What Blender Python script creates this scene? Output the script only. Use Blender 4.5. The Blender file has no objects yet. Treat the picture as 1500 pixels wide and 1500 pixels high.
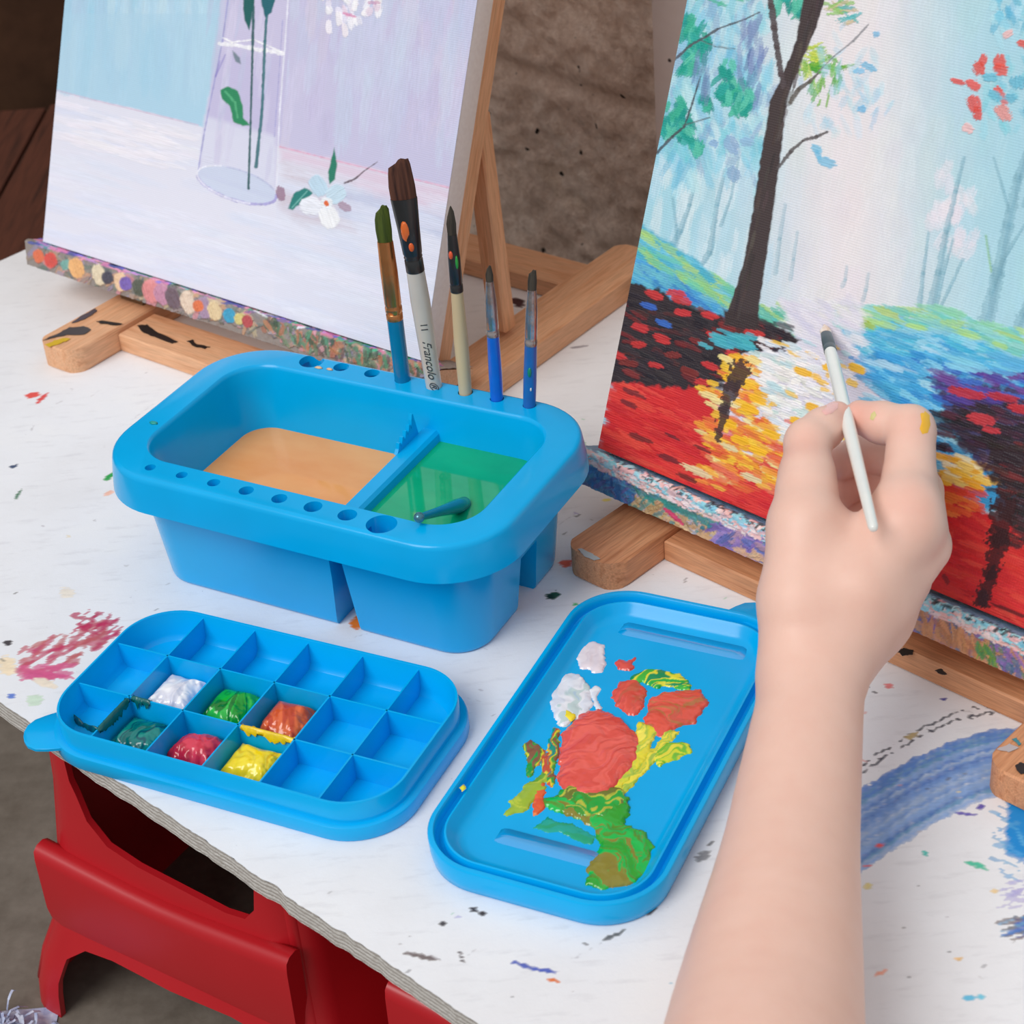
import bpy, bmesh, math, random
import numpy as np
from mathutils import Vector, Matrix

random.seed(4); RNG = np.random.RandomState(7)
PI = math.pi
C = bpy.context.scene.collection

# ------------------------------------------------------------------ camera
CAM_F = 2779.07                                   # focal length in pixels of the 1500 px frame
CAM_R = np.array([0.99629222, -0.04766417, -0.07162363])
CAM_U = np.array([0.08603381, 0.55196251, 0.82941882])
CAM_D = np.array([0.0, 0.83250556, -0.55401668])
CAM_P = np.array([0.0, -1.0537549, 0.70125393])
cam = bpy.data.cameras.new('camera'); co = bpy.data.objects.new('camera', cam); C.objects.link(co)
cam.sensor_width = 36; cam.lens = CAM_F / 1500 * 36; cam.clip_start = 0.01; cam.clip_end = 50
cam.dof.use_dof = True; cam.dof.focus_distance = 1.14; cam.dof.aperture_fstop = 16
co.matrix_world = Matrix(((CAM_R[0], CAM_U[0], -CAM_D[0], CAM_P[0]), (CAM_R[1], CAM_U[1], -CAM_D[1], CAM_P[1]),
                          (CAM_R[2], CAM_U[2], -CAM_D[2], CAM_P[2]), (0, 0, 0, 1)))
bpy.context.scene.camera = co
# ------------------------------------------------------------------ sky, sun, exposure
w = bpy.data.worlds.new('sky'); bpy.context.scene.world = w; w.use_nodes = True
nt = w.node_tree; nt.nodes.clear()
wo = nt.nodes.new('ShaderNodeOutputWorld'); bg = nt.nodes.new('ShaderNodeBackground')
tc = nt.nodes.new('ShaderNodeTexCoord'); sp = nt.nodes.new('ShaderNodeSeparateXYZ'); rp = nt.nodes.new('ShaderNodeValToRGB')
nt.links.new(tc.outputs['Generated'], sp.inputs[0]); nt.links.new(sp.outputs['Z'], rp.inputs[0])
nt.links.new(rp.outputs[0], bg.inputs[0]); nt.links.new(bg.outputs[0], wo.inputs[0])
e = rp.color_ramp.elements; e[0].position = 0.0; e[0].color = (0.55, 0.55, 0.56, 1); e[1].position = 0.75; e[1].color = (1.0, 1.0, 1.03, 1)
m_ = rp.color_ramp.elements.new(0.3); m_.color = (0.80, 0.81, 0.83, 1)
bg.inputs[1].default_value = 0.65
sun = bpy.data.lights.new('sun', 'SUN'); so = bpy.data.objects.new('sun', sun); C.objects.link(so)
sun.energy = 1.75; sun.angle = math.radians(32); sun.color = (1, 0.985, 0.96)
so.rotation_euler = Vector((0.68, 0.62, -1.0)).to_track_quat('-Z', 'Y').to_euler()
vs = bpy.context.scene.view_settings
vs.view_transform = 'Standard'; vs.look = 'None'; vs.exposure = -0.02; vs.gamma = 1.0; vs.use_curve_mapping = False

# ------------------------------------------------------------------ projection helpers (world is metres, table top is z=0)
def ray(x, y): return CAM_D * CAM_F + CAM_R * (x - 750) - CAM_U * (y - 750)
def at(x, y, z=0.0):
    d = ray(x, y); return CAM_P + d * ((z - CAM_P[2]) / d[2])
def on_plane(x, y, P0, n):
    d = ray(x, y); return CAM_P + d * (((P0 - CAM_P) @ n) / (d @ n))
def at_depth(x, y, dep): return CAM_P + ray(x, y) * (dep / CAM_F)
def proj(P):
    v = P - CAM_P; z = v @ CAM_D
    return 750 + CAM_F * (v @ CAM_R) / z, 750 - CAM_F * (v @ CAM_U) / z
def axes(deg):
    a = math.radians(deg)
    return np.array([math.cos(a), math.sin(a), 0]), np.array([-math.sin(a), math.cos(a), 0])
Z = np.array([0, 0, 1.0])

# ------------------------------------------------------------------ colour / noise
def s2l(c):
    c = np.asarray(c, float) / 255.0
    return np.where(c <= 0.04045, c / 12.92, ((c + 0.055) / 1.055) ** 2.4)
def rgba(c): l = s2l(c); return (float(l[0]), float(l[1]), float(l[2]), 1.0)
_G = RNG.rand(256, 256)
def vnoise(x, y, seed=0):
    x = np.asarray(x, float) + seed * 17.37; y = np.asarray(y, float) + seed * 9.71
    xi = np.floor(x).astype(int); yi = np.floor(y).astype(int); fx = x - xi; fy = y - yi
    fx = fx * fx * (3 - 2 * fx); fy = fy * fy * (3 - 2 * fy)
    g = lambda a, b: _G[a & 255, b & 255]
    return (g(xi, yi) * (1 - fx) + g(xi + 1, yi) * fx) * (1 - fy) + (g(xi, yi + 1) * (1 - fx) + g(xi + 1, yi + 1) * fx) * fy
def fbm(x, y, seed=0, o=3):
    s = 0; a = 1; t = 0
    for k in range(o): s = s + a * vnoise(x * 2 ** k, y * 2 ** k, seed + k * 3); t += a; a *= .5
    return s / t

# ------------------------------------------------------------------ materials
def N(t, kind, **kw):
    n = t.nodes.new(kind)
    for k, v in kw.items(): setattr(n, k, v)
    return n
def new_mat(name, rough=0.5, spec=0.5, coat=0.0, metal=0.0, sss=0.0):
    m = bpy.data.materials.new(name); m.use_nodes = True
    t = m.node_tree; b = t.nodes['Principled BSDF']
    b.inputs['Roughness'].default_value = rough; b.inputs['Specular IOR Level'].default_value = spec
    b.inputs['Coat Weight'].default_value = coat; b.inputs['Coat Roughness'].default_value = 0.08
    b.inputs['Metallic'].default_value = metal
    if sss: b.inputs['Subsurface Weight'].default_value = sss
    return m, t, b
def noise_node(t, scale, detail=3, rough=.5, coord='Object', stretch=None):
    c = N(t, 'ShaderNodeTexCoord'); n = N(t, 'ShaderNodeTexNoise')
    n.inputs['Scale'].default_value = scale; n.inputs['Detail'].default_value = detail; n.inputs['Roughness'].default_value = rough
    if stretch:
        mp = N(t, 'ShaderNodeMapping'); mp.inputs['Scale'].default_value = stretch
        t.links.new(c.outputs[coord], mp.inputs[0]); t.links.new(mp.outputs[0], n.inputs['Vector'])
    else: t.links.new(c.outputs[coord], n.inputs['Vector'])
    return n
def ramp(t, src, stops):
    r = N(t, 'ShaderNodeValToRGB'); el = r.color_ramp.elements
    el[0].position, el[0].color = stops[0][0], stops[0][1]; el[1].position, el[1].color = stops[-1][0], stops[-1][1]
    for p, c in stops[1:-1]: x = el.new(p); x.color = c
    t.links.new(src, r.inputs[0]); return r
def bump(t, b, src, strength=.3, dist=.001):
    n = N(t, 'ShaderNodeBump'); n.inputs['Strength'].default_value = strength; n.inputs['Distance'].default_value = dist
    t.links.new(src, n.inputs['Height']); t.links.new(n.outputs[0], b.inputs['Normal']); return n
def mix(t, fac, a, bb, mode='MIX'):
    n = N(t, 'ShaderNodeMix', data_type='RGBA', blend_type=mode)
    for s, v in ((0, fac), (6, a), (7, bb)):
        if isinstance(v, (int, float)): n.inputs[s].default_value = v
        elif isinstance(v, tuple): n.inputs[s].default_value = v
        else: t.links.new(v, n.inputs[s])
    return n.outputs[2]
MATS = {}
def plain(name, c1, c2=None, rough=.4, spec=.5, coat=0, metal=0, scale=60, bumps=0, sss=0, stretch=None):
    if name in MATS: return MATS[name]
    m, t, b = new_mat(name, rough, spec, coat, metal, sss)
    n = noise_node(t, scale, 3, .55, stretch=stretch)
    r = ramp(t, n.outputs[0], [(.3, rgba(c1)), (.7, rgba(c2 or c1))])
    t.links.new(r.outputs[0], b.inputs['Base Color'])
    if bumps: bump(t, b, n.outputs[0], bumps, .001)
    MATS[name] = m; return m
def wood(name, light, dark, scale=1.0, rough=.5):
    m, t, b = new_mat(name, rough, .4)
    n = noise_node(t, 14 * scale, 3, .5, stretch=(1.2, 16, 16))
    g = noise_node(t, 60 * scale, 2, .5, stretch=(.8, 14, 14))
    r = ramp(t, n.outputs[0], [(.32, rgba(dark)), (.5, rgba(light)), (.72, rgba([x * .94 for x in light]))])
    c = mix(t, .35, r.outputs[0], ramp(t, g.outputs[0], [(.35, rgba([x * .78 for x in dark])), (.65, rgba(light))]).outputs[0])
    # old paint flecks rubbed on the boards
    f = noise_node(t, 38, 2, .5); f2 = noise_node(t, 9, 2, .5)
    k = N(t, 'ShaderNodeMath', operation='MULTIPLY'); t.links.new(f.outputs[0], k.inputs[0]); t.links.new(f2.outputs[0], k.inputs[1])
    fm = ramp(t, k.outputs[0], [(.435, (0, 0, 0, 1)), (.45, (1, 1, 1, 1))])
    c = mix(t, fm.outputs[0], c, rgba((56, 50, 48)))
    t.links.new(c, b.inputs['Base Color']); bump(t, b, g.outputs[0], .12, .0006)
    return m
def vcol_mat(name, rough=.5, spec=.4, weave=0, hstr=.6, hdist=.001, coat=0, grit=0):
    m, t, b = new_mat(name, rough, spec, coat)
    a = N(t, 'ShaderNodeAttribute', attribute_name='col'); t.links.new(a.outputs['Color'], b.inputs['Base Color'])
    h = N(t, 'ShaderNodeAttribute', attribute_name='h'); src = h.outputs['Fac']
    if weave:
        tcn = N(t, 'ShaderNodeTexCoord'); outs = []
        for ax in (0, 2):
            wv = N(t, 'ShaderNodeTexWave'); wv.bands_direction = 'X' if ax == 0 else 'Z'
            wv.inputs['Scale'].default_value = 215; wv.inputs['Distortion'].default_value = 1.2; wv.inputs['Detail'].default_value = 1
            t.links.new(tcn.outputs['Object'], wv.inputs[0]); outs.append(wv)
        ad = N(t, 'ShaderNodeMath', operation='ADD'); t.links.new(outs[0].outputs['Fac'], ad.inputs[0]); t.links.new(outs[1].outputs['Fac'], ad.inputs[1])
        ml = N(t, 'ShaderNodeMath', operation='MULTIPLY'); ml.inputs[1].default_value = weave; t.links.new(ad.outputs[0], ml.inputs[0])
        sm = N(t, 'ShaderNodeMath', operation='ADD'); t.links.new(src, sm.inputs[0]); t.links.new(ml.outputs[0], sm.inputs[1]); src = sm.outputs[0]
    if grit:
        n = noise_node(t, grit, 3, .6)
        sm = N(t, 'ShaderNodeMath', operation='ADD'); t.links.new(src, sm.inputs[0]); t.links.new(n.outputs[0], sm.inputs[1]); src = sm.outputs[0]
    bump(t, b, src, hstr, hdist)
    return m

# ------------------------------------------------------------------ object helpers
def mesh_obj(name, verts, faces, mat=None, parent=None, smooth=True, loc=None):
    me = bpy.data.meshes.new(name)
    v = np.asarray(verts, float)
    me.from_pydata(v.tolist() if len(v) < 60000 else [tuple(q) for q in v], [], [tuple(int(i) for i in f) for f in faces])
    o = bpy.data.objects.new(name, me); C.objects.link(o)
    if mat: me.materials.append(mat)
    if smooth: me.polygons.foreach_set('use_smooth', [True] * len(me.polygons))
    me.update()
    if parent: o.parent = parent
    if loc is not None: o.location = loc
    return o
def big_mesh(name, V, quads, mat, parent=None, smooth=True):
    me = bpy.data.meshes.new(name); n = len(V); q = len(quads)
    me.vertices.add(n); me.vertices.foreach_set('co', np.asarray(V, np.float32).ravel())
    me.loops.add(q * 4); me.loops.foreach_set('vertex_index', np.asarray(quads, np.int32).ravel())
    me.polygons.add(q); me.polygons.foreach_set('loop_start', np.arange(0, q * 4, 4, dtype=np.int32))
    try: me.polygons.foreach_set('loop_total', np.full(q, 4, np.int32))
    except Exception: pass
    me.polygons.foreach_set('use_smooth', np.full(q, smooth, bool))
    me.update(calc_edges=True); me.validate()
    me.materials.append(mat)
    o = bpy.data.objects.new(name, me); C.objects.link(o)
    if parent: o.parent = parent
    return o
def set_col(o, col, h=None, extra=None):
    me = o.data; n = len(me.vertices)
    a = me.attributes.new('col', 'FLOAT_COLOR', 'POINT')
    c = np.ones((n, 4), np.float32); c[:, :3] = np.asarray(col).reshape(-1, 3); a.data.foreach_set('color', c.ravel())
    for nm, arr in (('h', h), ('m', extra)):
        if arr is not None:
            b = me.attributes.new(nm, 'FLOAT', 'POINT'); b.data.foreach_set('value', np.asarray(arr, np.float32).ravel())
def grid_quads(n, m, flip=False):
    i, j = np.meshgrid(np.arange(n - 1), np.arange(m - 1), indexing='ij')
    a = i * m + j; q = np.stack([a, a + m, a + m + 1, a + 1], -1).reshape(-1, 4)
    return q[:, ::-1] if flip else q
def tag(o, label=None, cat=None, group=None, kind=None):
    if label: o['label'] = label
    if cat: o['category'] = cat
    if group: o['group'] = group
    if kind: o['kind'] = kind
    return o
def empty(name, loc=(0, 0, 0), rz=0.0):
    o = bpy.data.objects.new(name, None); C.objects.link(o); o.location = [float(x) for x in loc]; o.rotation_euler = (0, 0, rz)
    o.empty_display_size = .02; return o
def rrect(L, W, r, n=10):
    pts = []
    for sx, sy, a0 in ((1, 1, 0), (-1, 1, 90), (-1, -1, 180), (1, -1, 270)):
        for k in range(n + 1):
            t = math.radians(a0 + 90 * k / n)
            pts.append((sx * (L / 2 - r) + r * math.cos(t), sy * (W / 2 - r) + r * math.sin(t)))
    return pts
def loft(rings, caps=(True, True)):
    """rings: list of lists of 3D points, same count, counter-clockwise seen from +z, going up"""
    n = len(rings[0]); V = [p for r in rings for p in r]; F = []
    for k in range(len(rings) - 1):
        for i in range(n):
            j = (i + 1) % n; F.append((k * n + i, k * n + j, (k + 1) * n + j, (k + 1) * n + i))
    if caps[0]: F.append(tuple(range(n - 1, -1, -1)))
    if caps[1]: F.append(tuple((len(rings) - 1) * n + i for i in range(n)))
    return V, F
def rr_loft(L, W, prof, r, n=10, caps=(True, True)):
    """prof: list of (inset, z)"""
    return loft([[(x, y, z) for x, y in rrect(L - 2 * i, W - 2 * i, max(.0006, r - i), n)] for i, z in prof], caps)
def tmp(V, F):
    me = bpy.data.meshes.new('tmp'); me.from_pydata([tuple(map(float, v)) for v in V], [], F); me.update()
    o = bpy.data.objects.new('tmp', me); C.objects.link(o); return o
def boolean(o, cutter, op='DIFFERENCE', solver='EXACT', keep=False):
    md = o.modifiers.new('b', 'BOOLEAN'); md.object = cutter; md.operation = op; md.solver = solver
    if solver == 'EXACT': md.use_self = False
    bpy.context.view_layer.update()
    ev = o.evaluated_get(bpy.context.evaluated_depsgraph_get())
    me = bpy.data.meshes.new_from_object(ev); o.modifiers.clear(); old = o.data; o.data = me; bpy.data.meshes.remove(old)
    if not keep: bpy.data.objects.remove(cutter, do_unlink=True)
    return o
def bake_mods(o):
    bpy.context.view_layer.update()
    ev = o.evaluated_get(bpy.context.evaluated_depsgraph_get())
    me = bpy.data.meshes.new_from_object(ev); o.modifiers.clear(); o.data = me
def smooth_angle(o, deg=35):
    me = o.data
    me.polygons.foreach_set('use_smooth', [True] * len(me.polygons))
    bm = bmesh.new(); bm.from_mesh(me); a = math.radians(deg)
    for ed in bm.edges:
        if len(ed.link_faces) == 2: ed.smooth = ed.calc_face_angle(0) < a
    bm.to_mesh(me); bm.free()
def boxv(x0, x1, y0, y1, z0, z1):
    V = [(x, y, z) for z in (z0, z1) for x, y in ((x0, y0), (x1, y0), (x1, y1), (x0, y1))]
    return V, [(3, 2, 1, 0), (4, 5, 6, 7), (0, 1, 5, 4), (1, 2, 6, 5), (2, 3, 7, 6), (3, 0, 4, 7)]
def box(name, a, b, mat, parent=None, bev=.001, rot=None, loc=None):
    V, F = boxv(a[0], b[0], a[1], b[1], a[2], b[2])
    o = mesh_obj(name, V, F, mat, parent, smooth=False)
    if bev:
        bm = bmesh.new(); bm.from_mesh(o.data)
        bmesh.ops.bevel(bm, geom=bm.edges[:], offset=bev, segments=2, affect='EDGES', profile=.6); bm.to_mesh(o.data); bm.free()
        smooth_angle(o, 50)
    if rot is not None: o.rotation_euler = rot
    if loc is not None: o.location = loc
    return o
def cyl(cx, cy, r, z0, z1, n=24, r2=None):
    r2 = r2 or r
    return loft([[(cx + q * math.cos(2 * PI * k / n), cy + q * math.sin(2 * PI * k / n), z) for k in range(n)] for q, z in ((r, z0), (r2, z1))])
def merge(parts):
    V = []; F = []
    for v, f in parts:
        b = len(V); V += list(v); F += [tuple(i + b for i in q) for q in f]
    return V, F
def board(name, L, W, H, mat, parent, M, r=.002, ends=(0.0, 0.0), bev=.0012):
    """plank along local x from 0..L, y 0..W, z 0..H; ends = corner radii at x=0 / x=L"""
    pts = []
    def arc(cx, cy, rad, a0, n=8):
        if rad < .001: rad = .001
        return [(cx + rad * math.cos(math.radians(a0 + 90 * k / n)), cy + rad * math.sin(math.radians(a0 + 90 * k / n))) for k in range(n + 1)]
    e0, e1 = max(ends[0], .001), max(ends[1], .001)
    pts = arc(L - e1, W - e1, e1, 0) + arc(e0, W - e0, e0, 90) + arc(e0, e0, e0, 180) + arc(L - e1, e1, e1, 270)
    def ins(p, d):
        cx = min(max(p[0], d), L - d); cy = min(max(p[1], d), W - d); return (cx, cy)
    rings = [[(*ins(p, bev), 0) for p in pts], [(*p, bev) for p in pts], [(*p, H - bev) for p in pts], [(*ins(p, bev), H) for p in pts]]
    V, F = loft(rings)
    o = mesh_obj(name, V, F, mat, parent, smooth=False); smooth_angle(o, 40)
    o.matrix_local = M; return o
def frame(o, x, y, z):
    """matrix from origin and three axis vectors"""
    return Matrix(((x[0], y[0], z[0], o[0]), (x[1], y[1], z[1], o[1]), (x[2], y[2], z[2], o[2]), (0, 0, 0, 1)))

# ------------------------------------------------------------------ picture painting engine (pigment laid on a surface grid)
class Paint:
    def __init__(s, X, Y, base, inv=None):
        s.X, s.Y = X, Y; s.c = np.empty(X.shape + (3,)); s.c[:] = s2l(base); s.h = np.zeros(X.shape); s.m = np.zeros(X.shape); s.inv = inv
        s.DX = X + (fbm(X / 9, Y / 9, 1) - .5) * 9; s.DY = Y + (fbm(X / 9, Y / 9, 2) - .5) * 9
    def win(s, x0, y0, x1, y1):
        if s.inv is None: return (slice(None), slice(None))
        I = [s.inv(x, y) for x in (x0, x1) for y in (y0, y1)]
        i0 = max(0, int(min(q[0] for q in I)) - 1); i1 = min(s.X.shape[0], int(max(q[0] for q in I)) + 2)
        j0 = max(0, int(min(q[1] for q in I)) - 1); j1 = min(s.X.shape[1], int(max(q[1] for q in I)) + 2)
        if i1 <= i0 or j1 <= j0: return None
        return (slice(i0, i1), slice(j0, j1))
    def put(s, w, a, col, h=0):
        col = np.asarray(col, float)
        if col.ndim == 1: col = s2l(col)
        s.c[w] = s.c[w] * (1 - a[..., None]) + col * a[..., None]
        s.m[w] = np.maximum(s.m[w], a)
        if h: s.h[w] = s.h[w] * (1 - a) + h * a
    def dab(s, x, y, L, W, ang, col, a=.95, br=.5, h=.6, soft=.25, jit=12):
        r = max(L, W) * .62 + 3; w = s.win(x - r, y - r, x + r, y + r)
        if w is None: return
        t = math.radians(ang); dx = s.X[w] - x; dy = s.Y[w] - y
        p = dx * math.cos(t) + dy * math.sin(t); q = -dx * math.sin(t) + dy * math.cos(t)
        sd = random.randint(0, 999)
        n = vnoise(q * 1.1, p * .06, sd); n2 = vnoise(p * .25, q * .5, sd + 7)
        d = 1 - ((np.abs(p) / (L / 2)) ** 2.4 + (np.abs(q) / (W / 2)) ** 2.4) + (n - .5) * br * 1.1 + (n2 - .5) * br * .7
        al = np.clip(d / soft, 0, 1) * a
        cc = s2l(np.clip(np.asarray(col) + np.array([random.uniform(-jit, jit)] * 3) * .6 + np.array([random.uniform(-jit, jit) for _ in range(3)]) * .4, 0, 255))
        s.put(w, al, cc * (.9 + .2 * n[..., None]), 0)
        s.h[w] = s.h[w] * (1 - al) + h * (.5 + n) * al
    def line(s, pts, wd, col, a=.95, rough=.3, h=.3, jit=6):
        pts = [tuple(p) for p in pts]
        for k in range(len(pts) - 1):
            (x0, y0), (x1, y1) = pts[k], pts[k + 1]
            w0 = wd[k] if isinstance(wd, (list, tuple)) else wd; w1 = wd[k + 1] if isinstance(wd, (list, tuple)) else wd
            mw = max(w0, w1) + 3; w = s.win(min(x0, x1) - mw, min(y0, y1) - mw, max(x0, x1) + mw, max(y0, y1) + mw)
            if w is None: continue
            dx, dy = x1 - x0, y1 - y0; LL = max(1e-6, dx * dx + dy * dy)
            px = s.X[w] - x0; py = s.Y[w] - y0; t = np.clip((px * dx + py * dy) / LL, 0, 1)
            d = np.hypot(px - t * dx, py - t * dy); ww = (w0 + (w1 - w0) * t) / 2
            n = fbm(s.X[w] / 5, s.Y[w] / 5, k + int(x0)) - .5
            al = np.clip((ww - d + n * rough * ww * 2) / 1.2 + .5, 0, 1) * a
            s.put(w, al, s2l(col) * (.88 + .24 * vnoise(s.X[w] / 3, s.Y[w] / 14, 5))[..., None]); s.h[w] = s.h[w] * (1 - al) + h * al
    def poly(s, pts, col, a=1.0, soft=2.0, dis=1.0, h=None, stretch=None, var=0.0, ang=0):
        P = np.array(pts, float); m = soft + 8 * dis + 2
        w = s.win(P[:, 0].min() - m, P[:, 1].min() - m, P[:, 0].max() + m, P[:, 1].max() + m)
        if w is None: return
        x = s.X[w] + (s.DX[w] - s.X[w]) * dis; y = s.Y[w] + (s.DY[w] - s.Y[w]) * dis
        al = np.clip(sdf_poly(x, y, P) / soft + .5, 0, 1) * a
        cc = s2l(col)[None, None, :]
        if var:
            t = math.radians(ang); p = s.X[w] * math.cos(t) + s.Y[w] * math.sin(t); q = -s.X[w] * math.sin(t) + s.Y[w] * math.cos(t)
            cc = cc * (1 + var * (fbm(p / 40, q / 6, 11) - .5) * 2)[..., None]
        s.put(w, al, cc)
        if h is not None: s.h[w] = s.h[w] * (1 - al) + h * al
    def wash(s, x, y, rx, ry, col, a=.6, pw=1.0, ang=0):
        r = max(rx, ry) * 1.05; w = s.win(x - r, y - r, x + r, y + r)
        if w is None: return
        t = math.radians(ang); dx = s.DX[w] - x; dy = s.DY[w] - y
        p = (dx * math.cos(t) + dy * math.sin(t)) / rx; q = (-dx * math.sin(t) + dy * math.cos(t)) / ry
        s.put(w, np.clip(1 - np.sqrt(p * p + q * q), 0, 1) ** pw * a, col)
def sdf_poly(x, y, P):
    """positive inside"""
    d = np.full(x.shape, 1e9); ins = np.zeros(x.shape, bool); n = len(P)
    for i in range(n):
        ax, ay = P[i]; bx, by = P[(i + 1) % n]; ex, ey = bx - ax, by - ay
        px, py = x - ax, y - ay; t = np.clip((px * ex + py * ey) / max(1e-12, ex * ex + ey * ey), 0, 1)
        d = np.minimum(d, (px - t * ex) ** 2 + (py - t * ey) ** 2)
        if ay != by: ins ^= ((ay > y) != (by > y)) & (x < (bx - ax) * (y - ay) / (by - ay) + ax)
    d = np.sqrt(d); return np.where(ins, d, -d)

# ================================================================== SETTING
FLOOR_Z = -0.282
TU, TV = axes(-45)
# floor
m, t, b = new_mat('concrete', .8, .2)
n1 = noise_node(t, 5, 6, .6); n2 = noise_node(t, 55, 4, .6)
r = ramp(t, n1.outputs[0], [(.3, rgba((92, 84, 76))), (.5, rgba((118, 109, 98))), (.7, rgba((134, 126, 116)))])
c_ = mix(t, .3, r.outputs[0], ramp(t, n2.outputs[0], [(.35, rgba((78, 70, 64))), (.7, rgba((140, 132, 124)))]).outputs[0])
t.links.new(c_, b.inputs['Base Color']); bump(t, b, n2.outputs[0], .3, .002)
V, F = boxv(-3, 2.2, -1.6, 3, FLOOR_Z - .02, FLOOR_Z)
tag(mesh_obj('floor', V, F, m, smooth=False), kind='structure')
# rough stone wall behind the table
WV, WU = 0.45, axes(-43)[0]; WN = axes(-43)[1]
nx_, nz_ = 420, 330
uu = np.linspace(-0.72, 1.15, nx_); zz = np.linspace(FLOOR_Z, 1.15, nz_)
Ug, Zg = np.meshgrid(uu, zz, indexing='ij')
rel = (fbm(Ug * 7, Zg * 9, 3, 5) - .5) * .034 + (fbm(Ug * 34, Zg * 44, 9, 4) - .5) * .011 + (fbm(Ug * 130, Zg * 150, 19, 2) - .5) * .004
course = np.zeros_like(rel)
for zc, ph in ((0.085, .0), (.36, .2), (.63, .1), (-.16, .3), (.9, 0)):
    course = np.maximum(course, np.exp(-((Zg - zc - .010 * np.sin(Ug * 9 + ph * 9)) / .010) ** 2))
for k, ucol in enumerate((-.5, -.05, .42, .9)):
    zlo = .085 if k % 2 else -.16
    course = np.maximum(course, np.exp(-((Ug - ucol - .01 * np.sin(Zg * 14)) / .010) ** 2) * ((Zg > zlo) & (Zg < zlo + .28)))
rel = rel * (1 - .6 * course) - course * .009
Pw = Ug[..., None] * WU + (WV + rel * -1)[..., None] * WN + Zg[..., None] * Z
m, t, b = new_mat('rubble_stone', .9, .15)
a_ = noise_node(t, 5, 6, .62); b2 = noise_node(t, 26, 6, .7); c3 = noise_node(t, 130, 4, .65); sp_ = noise_node(t, 70, 2, .5)
base_ = ramp(t, a_.outputs[0], [(.28, rgba((206, 176, 156))), (.45, rgba((226, 200, 180))), (.6, rgba((240, 224, 210))), (.75, rgba((224, 198, 150)))])
l2 = mix(t, .5, base_.outputs[0], ramp(t, b2.outputs[0], [(.3, rgba((150, 120, 104))), (.5, rgba((222, 196, 178))), (.72, rgba((250, 240, 230)))]).outputs[0])
l3 = mix(t, .35, l2, ramp(t, c3.outputs[0], [(.3, rgba((150, 122, 106))), (.7, rgba((250, 238, 224)))]).outputs[0])
l4 = mix(t, ramp(t, sp_.outputs[0], [(.70, (0, 0, 0, 1)), (.74, (1, 1, 1, 1))]).outputs[0], l3, rgba((44, 38, 34)))
t.links.new(l4, b.inputs['Base Color']); bump(t, b, c3.outputs[0], .55, .004)
wl = big_mesh('wall_back', Pw.reshape(-1, 3), grid_quads(nx_, nz_), m); tag(wl, kind='structure')
# dark earth-brown wall in the corner further back
m, t, b = new_mat('dark_plaster', .9, .15)
a_ = noise_node(t, 4, 6, .6)
r = ramp(t, a_.outputs[0], [(.3, rgba((44, 28, 20))), (.5, rgba((74, 50, 36))), (.7, rgba((94, 68, 48)))])
t.links.new(r.outputs[0], b.inputs['Base Color']); bump(t, b, a_.outputs[0], .4, .01)
V, F = boxv(-2.6, .6, 1.30, 1.36, FLOOR_Z, 1.4); tag(mesh_obj('wall_rear', V, F, m, smooth=False), kind='structure')
# old red-brown bench boards beyond the left end of the table
bench_m = wood('bench_wood', (92, 52, 38), (62, 36, 27), .5, .6)
bn = empty('bench', (-.9, .9, FLOOR_Z)); tag(bn, 'low dark red-brown wooden bench beyond the left end of the white table', 'bench')
for k in range(5):
    board('seat_board', .85, .196, .03, bench_m, bn, frame(np.array([-.28 + k * .2, -.52, .100]), np.array([.05, .9987, 0]), np.array([-.9987, .05, 0]), Z))
for x in (-.44, .42):
    for y in (-.44, .22):
        box('leg', (x, y, 0), (x + .05, y + .05, .099), bench_m, bn, .002)
# pale post standing against the wall
m, t, b = new_mat('pale_paint', .6, .3)
a_ = noise_node(t, 45, 2, .5); r = ramp(t, a_.outputs[0], [(.0, rgba((196, 180, 174))), (.66, rgba((206, 192, 186))), (.69, rgba((60, 50, 48)))])
t.links.new(r.outputs[0], b.inputs['Base Color'])
pb = WU * .1; q0 = at(968, 300, 0.06); 
P1 = on_plane(969, 60, WN * .395, WN)
po = empty('wooden_post', (P1[0], P1[1], FLOOR_Z), math.radians(-43)); tag(po, 'pale grey-pink painted post against the stone wall behind the forest painting', 'post')
box('shaft', (0, -.012, 0), (.05, .018, 1.3), m, po, .002)
box('base_block', (-.01, -.02, 0), (.06, .022, .03), m, po, .002)

# ================================================================== TABLE
def flare(pts): return pts
u0, u1, v0, v1 = -.627, .72, -.334, .278; st = .0016
gu = np.arange(u0, u1 + st, st); gv = np.arange(v0, v1 + st, st)
Ug, Vg = np.meshgrid(gu, gv, indexing='ij')
PT = Ug[..., None] * TU + Vg[..., None] * TV
X, Y = proj(PT)
def tinv(x, y):
    P = at(x, y); return (P @ TU - u0) / st, (P @ TV - v0) / st
T = Paint(X, Y, (232, 231, 232), tinv)
T.m[:] = 0
R_ = random.Random(11)
def speck(x, y, L, W, ang, col, a=1.0): T.dab(x, y, L, W, ang, col, a, .8, .3, .35, 8)
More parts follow.
